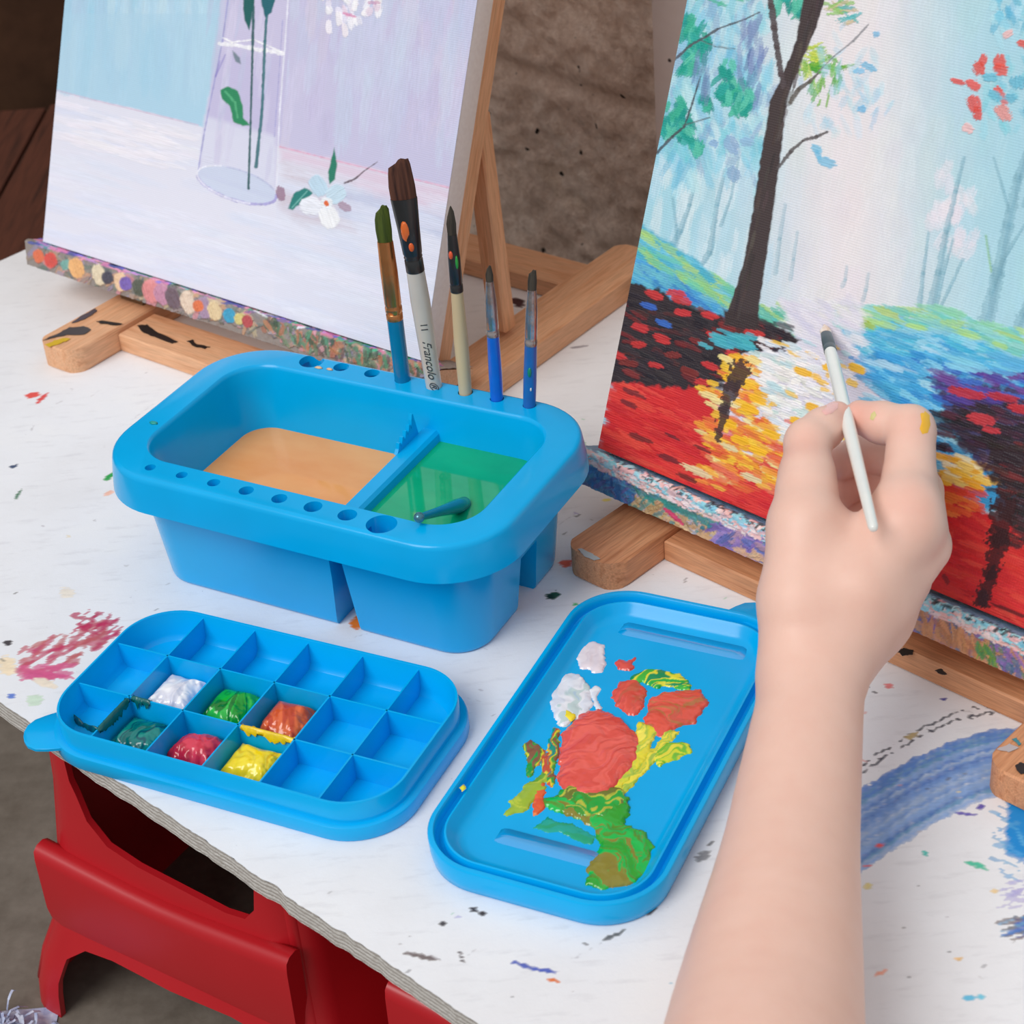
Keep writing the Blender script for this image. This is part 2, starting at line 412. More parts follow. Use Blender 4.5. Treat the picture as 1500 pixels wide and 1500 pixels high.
# crimson scrubbed patches by the left edge
for k in range(60):
    s_ = R_.random(); x = 40 + s_ * 110 + R_.uniform(-14, 14); y = 975 - s_ * 45 + R_.uniform(-22, 22)
    speck(x, y, R_.uniform(14, 40), R_.uniform(4, 10), R_.uniform(-50, -10), (196, 60 + R_.randint(0, 40), 104), .75)
for k in range(26):
    speck(R_.uniform(30, 100), 985 + R_.uniform(-10, 8), R_.uniform(20, 40), R_.uniform(5, 10), R_.uniform(-15, 10), (214, 96, 140), .8)
for k in range(22):
    speck(R_.uniform(108, 172), R_.uniform(898, 928), R_.uniform(10, 34), R_.uniform(3, 7), R_.uniform(-60, 20), (190, 48, 92), .8)
# blue arc stroke at the right
def arcpts(off, a0=-90, a1=-12, cx=1470, cy=1250):
    return [(cx + (228 + off) * math.cos(math.radians(t_)), cy + (178 + off * .9) * math.sin(math.radians(t_))) for t_ in np.linspace(a0, a1, 26)]
for k in range(26):
    off = -96 + k * 3.6; col = R_.choice([(120, 158, 216), (96, 140, 210), (144, 178, 226), (84, 124, 198), (170, 194, 226), (110, 160, 200)])
    pts = [(1262 + 8 + i * 10, 0) for i in range(2)]
    ww = []
    P_ = []
    for i in range(22):
        q = i / 21; x = 1256 + q * 250
        y = 1150 - 92 * math.sin(min(1, q * 1.05) * PI / 2) - (off) * .95 + 20 * (1 - q) * (-off / 60)
        P_.append((x, y + 6)); ww.append(R_.uniform(5, 11))
    T.line(P_, ww, col, .78 if k % 4 else .5, .8)
for off, wd in ((8, 2.2), (18, 1.6)):
    P_ = []
    for i in range(60):
        q = i / 59; x = 1258 + q * 230; y = 1142 - 92 * math.sin(min(1, q * 1.05) * PI / 2) - off + R_.uniform(-3, 3)
        P_.append((x, y))
    T.line(P_, [R_.uniform(.4, 1.6) * wd for _ in P_], (44, 52, 70), .85, 1.2)
T.dab(1336, 1078, 22, 9, -25, (196, 168, 84), .8)
# bright blue patch under the right easel foot
T.poly([(1476, 1172), (1520, 1172), (1520, 1262), (1478, 1258), (1470, 1220)], (30, 140, 214), 1, 6, 2)
for k in range(30): speck(R_.uniform(1455, 1500), R_.uniform(1175, 1290), R_.uniform(8, 30), R_.uniform(3, 7), R_.uniform(20, 70), (90, 170, 222), .6)
for k in range(16): speck(R_.uniform(1470, 1510), R_.uniform(1290, 1330), 26, 5, -15, (172, 166, 222), .5)
for k in range(22): speck(R_.uniform(1470, 1510), R_.uniform(1338, 1375), R_.uniform(20, 50), 5, -18 + R_.uniform(-8, 8), R_.choice([(70, 120, 200), (52, 92, 190), (120, 100, 96), (110, 170, 210)]), .7)
# single marks copied from the boards
marks = [(48, 579, 22, 9, -10, (226, 88, 84)), (62, 583, 24, 6, -40, (222, 80, 76)), (20, 683, 16, 5, -20, (72, 92, 118)), (26, 725, 20, 4, -60, (60, 120, 84)),
 (162, 697, 26, 7, -38, (52, 168, 86)), (159, 722, 14, 8, -20, (242, 190, 172)), (12, 942, 14, 9, 0, (70, 66, 70)), (848, 650, 20, 16, -10, (36, 160, 80)), (853, 665, 8, 6, 0, (240, 214, 110)),
 (524, 912, 20, 26, 70, (232, 120, 40)), (810, 872, 22, 12, -10, (34, 88, 66)), (806, 874, 12, 8, 10, (20, 60, 50)), (843, 885, 8, 5, 0, (90, 200, 120)), (898, 1188, 14, 5, 0, (90, 90, 96)),
 (694, 1332, 12, 9, 15, (64, 58, 60)), (706, 1338, 12, 6, 20, (70, 64, 64)), (649, 1354, 10, 8, 0, (80, 76, 78)), (702, 1296, 4, 16, 10, (84, 84, 84)), (613, 1400, 58, 8, 12, (122, 108, 106)), (676, 1402, 6, 22, -20, (96, 92, 92)),
 (770, 1415, 46, 7, 18, (96, 112, 190)), (800, 1422, 40, 7, 8, (90, 110, 196)), (812, 1436, 18, 6, 12, (220, 120, 60)), (900, 1370, 40, 6, -24, (110, 108, 110)), (958, 1334, 26, 5, -35, (90, 88, 92)), (870, 1344, 22, 3, -32, (110, 108, 110)),
 (1030, 1254, 14, 24, 60, (150, 150, 156)), (1002, 1245, 12, 5, -30, (110, 110, 116)), (1040, 1235, 10, 5, -30, (120, 120, 124)), (1052, 1135, 12, 4, -40, (60, 60, 170)), (1060, 1123, 12, 4, -30, (64, 64, 180)),
 (1302, 1005, 15, 8, 8, (240, 150, 150)), (1383, 1024, 10, 5, 20, (86, 90, 170)), (1288, 1238, 12, 6, -8, (230, 96, 96)), (1274, 1268, 14, 3, 0, (232, 110, 110)), (1356, 1250, 10, 8, 0, (60, 190, 176)), (1432, 1268, 40, 8, 22, (90, 196, 166)),
 (1290, 1425, 22, 7, -20, (246, 176, 150)), (1272, 1298, 12, 12, 0, (226, 214, 150)), (1418, 1462, 20, 8, -8, (110, 196, 226)), (1438, 1460, 12, 8, 0, (120, 200, 226)), (1404, 1405, 10, 8, 0, (240, 200, 140)), (1457, 1306, 10, 8, 0, (240, 214, 160)),
 (1276, 1010, 26, 2, 35, (120, 120, 124)), (1415, 1192, 34, 5, 8, (120, 110, 190)), (1436, 1182, 14, 8, -20, (110, 100, 180)), (748, 440, 20, 8, 20, (210, 40, 76)), (757, 443, 24, 14, 10, (70, 40, 44)), (862, 462, 20, 8, -40, (240, 206, 90)), (858, 470, 18, 3, 12, (230, 70, 70)), (842, 487, 20, 3, 20, (240, 110, 100)),
 (848, 508, 26, 3, -8, (160, 160, 168)), (830, 825, 20, 12, -10, (236, 110, 84)), (888, 732, 14, 5, 0, (236, 232, 130)), (66, 1000, 40, 12, 20, (240, 226, 206)), (10, 975, 30, 30, 0, (244, 222, 190)), (98, 868, 24, 16, 0, (240, 230, 214)),
 (345, 470, 30, 2, 30, (180, 180, 186)), (128, 1120, 10, 14, 30, (176, 206, 150)), (160, 1128, 10, 16, 30, (150, 200, 220)), (16, 1020, 10, 10, 0, (110, 140, 210)), (50, 1025, 26, 18, 0, (206, 226, 206))]
for mk in marks: speck(*mk)
for k in range(150):
    x = R_.uniform(0, 1500); y = R_.uniform(520, 1480)
    speck(x, y, R_.uniform(3, 12), R_.uniform(2, 4), R_.uniform(-60, 60), R_.choice([(140, 140, 146), (110, 108, 112), (170, 170, 176), (90, 90, 96), (190, 190, 196)]), R_.uniform(.3, .8))
for k in range(46):
    x = R_.uniform(0, 1500); y = R_.uniform(520, 1480)
    speck(x, y, R_.uniform(4, 10), R_.uniform(3, 5), R_.uniform(-60, 60), R_.choice([(236, 150, 140), (130, 190, 220), (140, 206, 170), (240, 220, 160), (170, 160, 220)]), R_.uniform(.4, .8))
for k in range(40):
    x = R_.uniform(0, 1500); y = R_.uniform(420, 1500)
    speck(x, y, R_.uniform(20, 70), R_.uniform(1.5, 3), R_.choice([R_.uniform(10, 40), R_.uniform(-40, -15)]), (184, 184, 190), .35)
mt, t, b = new_mat('tabletop_paint', .55, .3)
a_ = N(t, 'ShaderNodeAttribute', attribute_name='col'); mk_ = N(t, 'ShaderNodeAttribute', attribute_name='m')
ns = noise_node(t, 420, 3, .7); n1 = noise_node(t, 9, 5, .6); n3 = noise_node(t, 160, 4, .7); n4 = noise_node(t, 40, 4, .6, stretch=(1, 4, 1))
wh = ramp(t, n1.outputs[0], [(.3, rgba((233, 233, 235))), (.55, rgba((240, 241, 244))), (.75, rgba((245, 245, 245)))])
wh2 = mix(t, ramp(t, n4.outputs[0], [(.55, (0, 0, 0, 1)), (.74, (.38, .38, .38, 1))]).outputs[0], wh.outputs[0], rgba((208, 207, 211)))
wh3 = mix(t, ramp(t, n3.outputs[0], [(.70, (0, 0, 0, 1)), (.76, (.7, .7, .7, 1))]).outputs[0], wh2, rgba((186, 184, 186)))
ad = N(t, 'ShaderNodeMath', operation='MULTIPLY_ADD'); t.links.new(ns.outputs[0], ad.inputs[0]); ad.inputs[1].default_value = .9; t.links.new(mk_.outputs['Fac'], ad.inputs[2])
fr = ramp(t, ad.outputs[0], [(.62, (0, 0, 0, 1)), (.86, (1, 1, 1, 1))])
t.links.new(mix(t, fr.outputs[0], wh3, a_.outputs['Color']), b.inputs['Base Color']); bump(t, b, n3.outputs[0], .25, .0008)
table = empty('table', (0, 0, FLOOR_Z)); tag(table, 'white-painted paint-spattered plywood tabletop resting on the red stool', 'table')
Vt = PT.reshape(-1, 3).copy()
# worn, slightly wavy front edge
fe = (Vg.reshape(-1) < v0 + 1e-6)
wob = (fbm(Ug.reshape(-1) * 90, Ug.reshape(-1) * 3, 5) - .5) * .003
Vt += (TV * (fe * wob)[:, None])
top = big_mesh('tabletop', Vt, grid_quads(*Ug.shape), mt, table); top.location = (0, 0, -FLOOR_Z)
set_col(top, T.c, None, T.m)
me_, te, be = new_mat('plywood_edge', .8, .2)
sx_ = N(te, 'ShaderNodeTexCoord'); sz = N(te, 'ShaderNodeSeparateXYZ'); te.links.new(sx_.outputs['Object'], sz.inputs[0])
mm = N(te, 'ShaderNodeMath', operation='MULTIPLY'); mm.inputs[1].default_value = 1 / .0028; te.links.new(sz.outputs['Z'], mm.inputs[0])
nn = noise_node(te, 260, 4, .7, stretch=(1, 1, 2.5)); aa = N(te, 'ShaderNodeMath', operation='ADD'); te.links.new(mm.outputs[0], aa.inputs[0]); te.links.new(nn.outputs[0], aa.inputs[1])
frn = N(te, 'ShaderNodeMath', operation='FRACT'); te.links.new(aa.outputs[0], frn.inputs[0])
rr_ = ramp(te, frn.outputs[0], [(.0, rgba((150, 142, 134))), (.4, rgba((206, 202, 196))), (.8, rgba((222, 220, 216))), (1, rgba((160, 150, 142)))])
te.links.new(rr_.outputs[0], be.inputs['Base Color']); bump(te, be, nn.outputs[0], .7, .002)
TH = .0135
V = []; nE = 300
edge_pts = [u0 * TU + v0 * TV, u1 * TU + v0 * TV, u1 * TU + v1 * TV, u0 * TU + v1 * TV]
loop = []
for a_i in range(4):
    A_, B_ = edge_pts[a_i], edge_pts[(a_i + 1) % 4]
    for k in range(nE):
        P = A_ + (B_ - A_) * k / nE
        if a_i == 0:
            un = P @ TU; P = P + TV * float((fbm(np.array([un * 90]), np.array([un * 3]), 5)[0] - .5) * .003)
        loop.append(P)
rings = [[(p[0], p[1], -TH) for p in loop], [(p[0], p[1], -TH * .5 ) for p in loop], [(p[0], p[1], -.0002) for p in loop]]
V, F = loft(rings, (True, False))
eb = mesh_obj('plywood_edge', V, F, me_, table, smooth=False); eb.location = (0, 0, -FLOOR_Z)

# ================================================================== RED STOOL
red = plain('red_plastic', (188, 28, 38), (180, 25, 34), .34, .5, scale=6)
cor = np.array([-.3262, -.1235]); SU, SV = axes(-34.5)
cen = np.array([cor[0], cor[1], 0]) + SU * .106 + SV * .106
stool = empty('stool', (cen[0], cen[1], FLOOR_Z), math.radians(-34.5)); tag(stool, 'low red plastic stool under the near edge of the white table', 'stool')
HT = -TH - FLOOR_Z
def sq(hw, z, r): return [(x, y, z) for x, y in rrect(2 * hw, 2 * hw, r, 8)]
prof = [(.134, 0), (.132, .02), (.126, .045), (.1155, .075), (.110, .10), (.106, .135), (.100, .19), (.096, HT - .012), (.094, HT - .004), (.090, HT)]
V, F = loft([sq(h, z, .026) for h, z in prof]); body = tmp(V, F)
th = .0045
V, F = loft([sq(prof[0][0] - th, -.01, .022)] + [sq(h - th, z, .022) for h, z in prof[:-2]]); inner = tmp(V, F)
boolean(body, inner)
def prism(pts, d0, d1, axis):
    """pts in (s,z) ccw; extruded along depth"""
    if axis == 0: r0 = [(s, d0, z) for s, z in pts]; r1 = [(s, d1, z) for s, z in pts]
    else: r0 = [(d0, s, z) for s, z in pts]; r1 = [(d1, s, z) for s, z in pts]
    V, F = loft([r0, r1]); o = tmp(V, F)
    bm = bmesh.new(); bm.from_mesh(o.data); bmesh.ops.recalc_face_normals(bm, faces=bm.faces[:]); bm.to_mesh(o.data); bm.free(); return o
def opening():
    q = [(-.072, .232), (-.070, .20), (-.060, .172), (-.045, .158), (-.02, .152), (.05, .146), (.066, .148), (.074, .158), (.076, .18), (.076, .232)]
    return q
arch = [(-.100, -.01), (-.098, .03), (-.090, .052), (-.074, .064), (-.05, .066), (0, .064), (.05, .066), (.074, .064), (.090, .052), (.098, .03), (.100, -.01)]
boolean(body, prism(opening(), -.2, .2, 0))
for ax in (0,): boolean(body, prism(arch, -.2, .2, ax))
body.name = 'body'; body.data.name = 'body'; body.data.materials.clear(); body.data.materials.append(red); body.parent = stool; smooth_angle(body, 30)
for k in (0, 2):
    # raised rail with a rolled top on each side
    rl = []
    pts = []
    for s, ztop, zb in [(-.104, .140, .078), (-.092, .139, .072), (-.07, .137, .071), (-.03, .134, .072), (.0, .133, .072), (.03, .134, .072), (.07, .137, .071), (.092, .139, .072), (.104, .140, .078)]:
        yo = -.1115
        rl.append([(s, yo - .004, zb), (s, yo - .0055, zb + .01), (s, yo - .0045, ztop - .01), (s, yo - .0035, ztop - .003), (s, yo, ztop), (s, yo + .006, ztop + .0005), (s, yo + .010, ztop - .002), (s, yo + .008, zb)])
    V, F = loft(rl); F = [f[::-1] for f in F]
    o = mesh_obj('side_rail', V, F, red, stool, smooth=False)
    bm = bmesh.new(); bm.from_mesh(o.data); bmesh.ops.recalc_face_normals(bm, faces=bm.faces[:]); bm.to_mesh(o.data); bm.free()
    smooth_angle(o, 60); o.rotation_euler = (0, 0, k * PI / 2)
for k in range(4):
    # rounded vertical rib running down each leg corner
    rg = []
    for h, z in prof[1:-2]:
        rg.append([(h - .012 + .007 * math.cos(a), h - .012 + .007 * math.sin(a), z) for a in np.linspace(0, 2 * PI, 12, endpoint=False)])
    V, F = loft(rg); o = mesh_obj('corner_rib', V, F, red, stool); o.rotation_euler = (0, 0, k * PI / 2)
def copy_tree(o, parent=None):
    c = o.copy(); C.objects.link(c); c.parent = parent
    for ch in list(o.children): copy_tree(ch, c)
    return c
st2 = copy_tree(stool); st2.location = Vector([float(q) for q in (cen + SU * .272 + SV * .012)]) + Vector((0, 0, FLOOR_Z)); st2['label'] = 'second low red plastic stool, almost hidden under the near edge of the table'
# frayed rag on the floor
rg = bmesh.new(); P0 = at(8, 1535, FLOOR_Z)
for k in range(90):
    a = random.uniform(0, 2 * PI); L = random.uniform(.012, .03); w_ = .0012; bx, by = random.gauss(0, .016), random.gauss(0, .012)
    pv = []
    for i in range(5):
        s_ = i / 4; pv.append((bx + L * s_ * math.cos(a + s_ * .6), by + L * s_ * math.sin(a + s_ * .6), .004 + .014 * math.sin(s_ * 2.6) * random.uniform(.7, 1.1)))
    for i in range(4):
        d = Vector(pv[i + 1]) - Vector(pv[i]); n_ = Vector((-d.y, d.x, 0)).normalized() * w_
        q = [Vector(pv[i]) - n_, Vector(pv[i + 1]) - n_, Vector(pv[i + 1]) + n_, Vector(pv[i]) + n_]
        rg.faces.new([rg.verts.new(x) for x in q])
me = bpy.data.meshes.new('frayed_rag'); rg.to_mesh(me); rg.free()
ro = empty('cleaning_rag', (P0[0], P0[1], FLOOR_Z)); ro.scale = (.8, .8, 1); tag(ro, 'small white and blue frayed rag on the grey floor in front of the stool', 'rag')
fo = bpy.data.objects.new('fringe', me); C.objects.link(fo); fo.parent = ro; me.materials.append(plain('rag', (214, 220, 236), (150, 160, 200), .9, .1, scale=120)); tag(fo, kind='stuff')
xs = np.linspace(-.04, .04, 30); XX, YY = np.meshgrid(xs, xs, indexing='ij'); ZZ = .012 * np.clip(1 - (XX ** 2 + YY ** 2) / .0017, 0, 1) * (0.4 + fbm(XX * 90, YY * 90, 4))
big_mesh('cloth', np.stack([XX, YY, ZZ + .001], -1).reshape(-1, 3), grid_quads(30, 30), MATS['rag'], ro)

# ================================================================== BLUE PLASTIC
def plastic(name, c, rough=.28):
    m, t, b = new_mat(name, rough, .26, .12)
    n = noise_node(t, 24, 2, .5); c = np.array(c, float)
    r = ramp(t, n.outputs[0], [(.3, rgba(c * .985)), (.7, rgba(np.clip(c * 1.015, 0, 255)))])
    t.links.new(r.outputs[0], b.inputs['Base Color']); b.inputs['Coat Roughness'].default_value = .15
    n2 = noise_node(t, 500, 2, .5); bump(t, b, n2.outputs[0], .03, .0003)
    return m
blue = plastic('blue_plastic', (0, 173, 236), .22); blue2 = plastic('blue_plastic_lid', (0, 175, 240), .24)
WETB, t, b = new_mat('wet_blue_plastic', .12, .9, 1.0); b.inputs['Base Color'].default_value = rgba((0, 164, 234)); b.inputs['Coat IOR'].default_value = 1.8
# ---------------- basin
BL, BW, BH = .2806, .1702, .0952; BO = np.array([-.09943, -.04517, 0]); BYAW = -30.28; BU, BV = axes(BYAW)
basin = empty('brush_basin', BO, math.radians(BYAW)); tag(basin, 'blue plastic brush-washing basin with holes round its rim, holding orange and green water', 'basin')
V, F = rr_loft(BL, BW, [(.0245, 0), (.0229, .0015), (.0222, .004), (.0145, .074), (.0142, .0900), (.0025, .0905), (-.0005, .0712), (-.0028, .0712), (-.0018, .080), (0, .0915), (.0006, .0935), (.0018, .0947), (.0034, .0952)], .047, 14)
body = tmp(V, F)
CI = .0215
V, F = rr_loft(BL, BW, [(CI + .011, .046), (CI + .0035, .080), (CI + .0016, .0925), (CI + .0009, .0943), (CI - .0004, .0953), (CI - .0004, .11)], .050, 14)
cav = tmp(V, F)
divw = [(.0155, .05), (.0345, .05), (.0315, .0725), (.0295, .0742), (.0205, .0742), (.0185, .0725)]
boolean(cav, prism([(u_, z_) for u_, z_ in [(.0130, .04), (.0370, .04), (.0320, .0722), (.0300, .0742), (.0210, .0742), (.0190, .0722)]], -.12, .12, 0))
boolean(body, cav)
boolean(body, prism([(.0190, -.01), (.0378, -.01), (.0352, .040), (.0345, .056), (.0255, .056), (.0245, .040)], -.12, .12, 0))
# slot between the two right-hand feet
V, F = loft([[(.030, -.0085, -.01), (.2, -.0085, -.01), (.2, .0175, -.01), (.030, .0175, -.01)], [(.030, -.006, .040), (.2, -.006, .040), (.2, .015, .040), (.030, .015, .040)]])
boolean(body, tmp(V, F))
hp = []
for k, r_ in zip(range(8), (.0034, .0036, .0040, .0046, .0048, .0056, .0058, .0092)):
    hp.append(cyl(-.0958 + k * .02375, -.0724 - (.0008 if k == 7 else 0), r_, .072, .1, 28))
HB = [(-.0734, .0086), (-.0502, .0054), (-.0265, .0052), (-.0031, .0054), (.0204, .0055), (.0436, .0050), (.0664, .0046), (.0896, .0044)]
for u_, r_ in HB: hp.append(cyl(u_, .0768, r_ * .98, .072, .1, 28))
V, F = merge(hp); boolean(body, tmp(V, F))
body.name = 'body'; body.data.name = 'basin_body'; body.data.materials.clear(); body.data.materials.append(blue); body.parent = basin; smooth_angle(body, 32)
# comb fin on the divider
cb = []
xs_ = [.026, .034, .040, .046, .052, .0585]
pts = [(.024, .0735), (.0265, .0765)]
for i, x in enumerate((.028, .0325, .037, .0415, .046)):
    top_ = .0800 + i * .0019 + (.0035 if i == 4 else 0); pts += [(x - .0012, top_ - .0035), (x, top_), (x + .0012, top_), (x + .0021, top_ - .0042)]
pts += [(.0490, .0835), (.0515, .0735)]
V = [(u_, p, z_) for u_ in (.0188, .0212) for p, z_ in pts]; n = len(pts)
F = [tuple(range(n)), tuple(range(2 * n - 1, n - 1, -1))] + [(i, n + i, n + (i + 1) % n, (i + 1) % n) for i in range(n)]
o = mesh_obj('comb_fin', V, F, blue, basin, smooth=False)
bm = bmesh.new(); bm.from_mesh(o.data); bmesh.ops.recalc_face_normals(bm, faces=bm.faces[:]); bm.to_mesh(o.data); bm.free()
box('comb_tab', (.0188, -.061, .0735), (.0282, -.053, .0785), blue, basin, .001)
# green and orange dabs dried on the rim
def rim_dab(u_, v_, L, W, col, nm='dried_paint'):
    V = [(u_ + L * math.cos(a) * random.uniform(.8, 1.1), v_ + W * math.sin(a) * random.uniform(.8, 1.1), .0953) for a in np.linspace(0, 2 * PI, 14, endpoint=False)]
    top_ = [((p[0] - u_) * .6 + u_, (p[1] - v_) * .6 + v_, .0961) for p in V]
    VV, FF = loft([V, top_]); o = mesh_obj(nm, VV, FF, plain('dab_%d_%d_%d' % col, col, None, .4), basin); return o
tag(rim_dab(-.0637, .0705, .0035, .0015, (226, 196, 160)), label='cream dab of dried paint'); rim_dab(-.0555, .0712, .0028, .0013, (236, 190, 150))
tag(rim_dab(-.1262, -.028, .0035, .002, (20, 160, 150)), label='teal dab of dried paint')
# ---------------- paint water
def water(name, z, u_a, u_b, c1, c2, label):
    i = CI + .0035 + (.080 - z) / .034 * .0075 - .0002
    V = []; pts = [(x, y) for x, y in rrect(BL - 2 * i, BW - 2 * i, .050 - i, 14)]
    n = 90; us = np.linspace(u_a, u_b, n); ps = []
    hw = (BW - 2 * i) / 2; hl = (BL - 2 * i) / 2; rc = .050 - i
    def half(u_):
        d = abs(u_) - (hl - rc)
        if d <= 0: return hw
        d = min(d, rc); return hw - rc + math.sqrt(max(0, rc * rc - d * d))
    G = np.array([[(u_, half(u_) * s_, z) for s_ in np.linspace(-1, 1, 40)] for u_ in us])
    m, t, b = new_mat(name + '_mat', .05, .5, 0)
    nn = noise_node(t, 16, 4, .6, stretch=(1, 2, 1)); r = ramp(t, nn.outputs[0], [(.3, rgba(c1)), (.7, rgba(c2))]); t.links.new(r.outputs[0], b.inputs['Base Color'])
    o = big_mesh(name, G.reshape(-1, 3), grid_quads(n, 40), m)
    o.location = BO; o.rotation_euler = (0, 0, math.radians(BYAW)); tag(o, label, 'water'); return o
water('orange_water', .0520, -(BL / 2 - .0285), .0185, (238, 158, 88), (246, 176, 108), 'cloudy orange rinsing water in the large left compartment of the blue basin')
water('green_water', .0672, .0325, BL / 2 - .0248, (0, 160, 112), (14, 178, 124), 'green rinsing water in the small right compartment of the blue basin')
# ---------------- grid palette
T1 = np.array([-.15482, -.20527, 0]); Y1 = -27.58; U1, V1 = axes(Y1)
CA, CB = .037, .0400
tray = empty('grid_palette', T1, math.radians(Y1)); tag(tray, 'blue plastic mixing palette divided into square wells with dollops of paint', 'palette')
TL, TW, TZ = .2250, .1235, .0235
V, F = rr_loft(TL, TW, [(-.0030, 0), (-.0038, .0012), (-.0038, .0078), (-.0034, .0094), (-.0022, .0102), (.0005, .0102), (.0008, .0112), (.0008, TZ - .0008), (.0012, TZ), (.0024, TZ), (.0028, TZ - .0008), (.0045, .0085), (.0075, .0052), (.010, .0048)], .034, 14)
mesh_obj('body', V, F, blue2, tray, smooth=False); smooth_angle(bpy.data.objects[tray.children[0].name], 38)
def wallx(name, x0, x1, y, h0=.0045, h1=.0212, w_=.0011):
    V = [(x0, y - w_, h0), (x1, y - w_, h0), (x1, y + w_, h0), (x0, y + w_, h0), (x0, y - w_ * .45, h1), (x1, y - w_ * .45, h1), (x1, y + w_ * .45, h1), (x0, y + w_ * .45, h1)]
    F = [(3, 2, 1, 0), (4, 5, 6, 7), (0, 1, 5, 4), (1, 2, 6, 5), (2, 3, 7, 6), (3, 0, 4, 7)]
    return mesh_obj(name, V, F, blue2, tray, smooth=False)
for sgn in (1, -1): wallx('long_divider', -TL / 2 + .003, TL / 2 - .003, sgn * CB / 2)
for i in range(5):
    o = wallx('cross_divider', -TW / 2 + .003, TW / 2 - .003, 0); o.rotation_euler = (0, 0, PI / 2); o.location = (CA * (i - 2), 0, 0)
def tab_mesh(name, parent, mat, base, dirv, wid, ln, z0, z1):
    """rounded finger tab"""
    d = np.array(dirv, float); d /= np.linalg.norm(d); n_ = np.array([-d[1], d[0]]); P = []
    prof_ = [(-.004, .5), (.15, .50), (.45, .46), (.72, .40), (.90, .28), (.98, .14), (1.0, 0)]
    L_ = [np.array(base) + d * ln * a + n_ * wid * b_ for a, b_ in prof_]; R2 = [np.array(base) + d * ln * a - n_ * wid * b_ for a, b_ in prof_[:-1]]
    pts = R2 + L_[::-1]
    rings = [[(p[0], p[1], z0) for p in pts], [(p[0], p[1], z1 - .0005) for p in pts], [(*(np.array(base) + d * ln * .4 + (p - np.array(base) - d * ln * .4) * .96), z1) for p in pts]]
    V, F = loft(rings); o = mesh_obj(name, V, F, mat, parent, smooth=False)
    bm = bmesh.new(); bm.from_mesh(o.data); bmesh.ops.recalc_face_normals(bm, faces=bm.faces[:]); bm.to_mesh(o.data); bm.free(); smooth_angle(o, 40); return o
tab_mesh('finger_tab', tray, blue2, (-.1035, -.046), (-.80, -.60), .034, .024, .0070, .0092)
# ---------------- flat palette
T2 = np.array([.04596, -.25124, 0]); Y2 = -117.21; U2, V2 = axes(Y2)
tray2 = empty('flat_palette', T2, math.radians(Y2)); tag(tray2, 'blue plastic lid-shaped palette smeared with red, yellow, green and white paint', 'palette')
PL, PW, PZ = .2540, .1335, .0165
V, F = rr_loft(PL, PW, [(.0025, 0), (.0012, .0012), (.0004, .006), (0, PZ - .0012), (.0006, PZ - .0002), (.0016, PZ), (.0030, PZ), (.0038, PZ - .001), (.0042, .0100), (.0058, .0085), (.0076, .0095), (.0082, PZ - .0035), (.0088, PZ - .0022), (.0098, PZ - .0020), (.0108, PZ - .0030), (.0135, .0092), (.0165, .0066), (.0205, .0058), (.030, .0056)], .037, 16)
mesh_obj('body', V, F, blue2, tray2, smooth=False); smooth_angle(tray2.children[0], 42)
tab_mesh('finger_tab', tray2, blue2, (-.1215, .036), (-1, .35), .036, .022, .0100, .0125)
for nm, xa, xb, ya, yb in (('wet_glint_wedge', -.1060, -.0945, -.037, .042), ('wet_glint_wedge', .0820, .0930, -.032, .026)):
    # added wedge at each floor end, tilted to mirror sky as a wet glint
    V = []
    for y in np.linspace(ya, yb, 24):
        e_ = 1 - .0 * y; k_ = min(1, (y - ya) / .004, (yb - y) / .004); k_ = max(0, k_) ** .5
        V += [(xa, y, .0050), (xa + .0006, y, .0057 + .0022 * k_), (xb - .002, y, .0057 + .0007 * k_), (xb, y, .0050)]
    F = [(i * 4 + j, i * 4 + j + 1, (i + 1) * 4 + j + 1, (i + 1) * 4 + j) for i in range(23) for j in range(3)]
    o = mesh_obj(nm, V, F, WETB, tray2)
    bm = bmesh.new(); bm.from_mesh(o.data); bmesh.ops.recalc_face_normals(bm, faces=bm.faces[:])
    if sum(f.normal.z for f in bm.faces) < 0: bmesh.ops.reverse_faces(bm, faces=bm.faces[:])
    bm.to_mesh(o.data); bm.free()

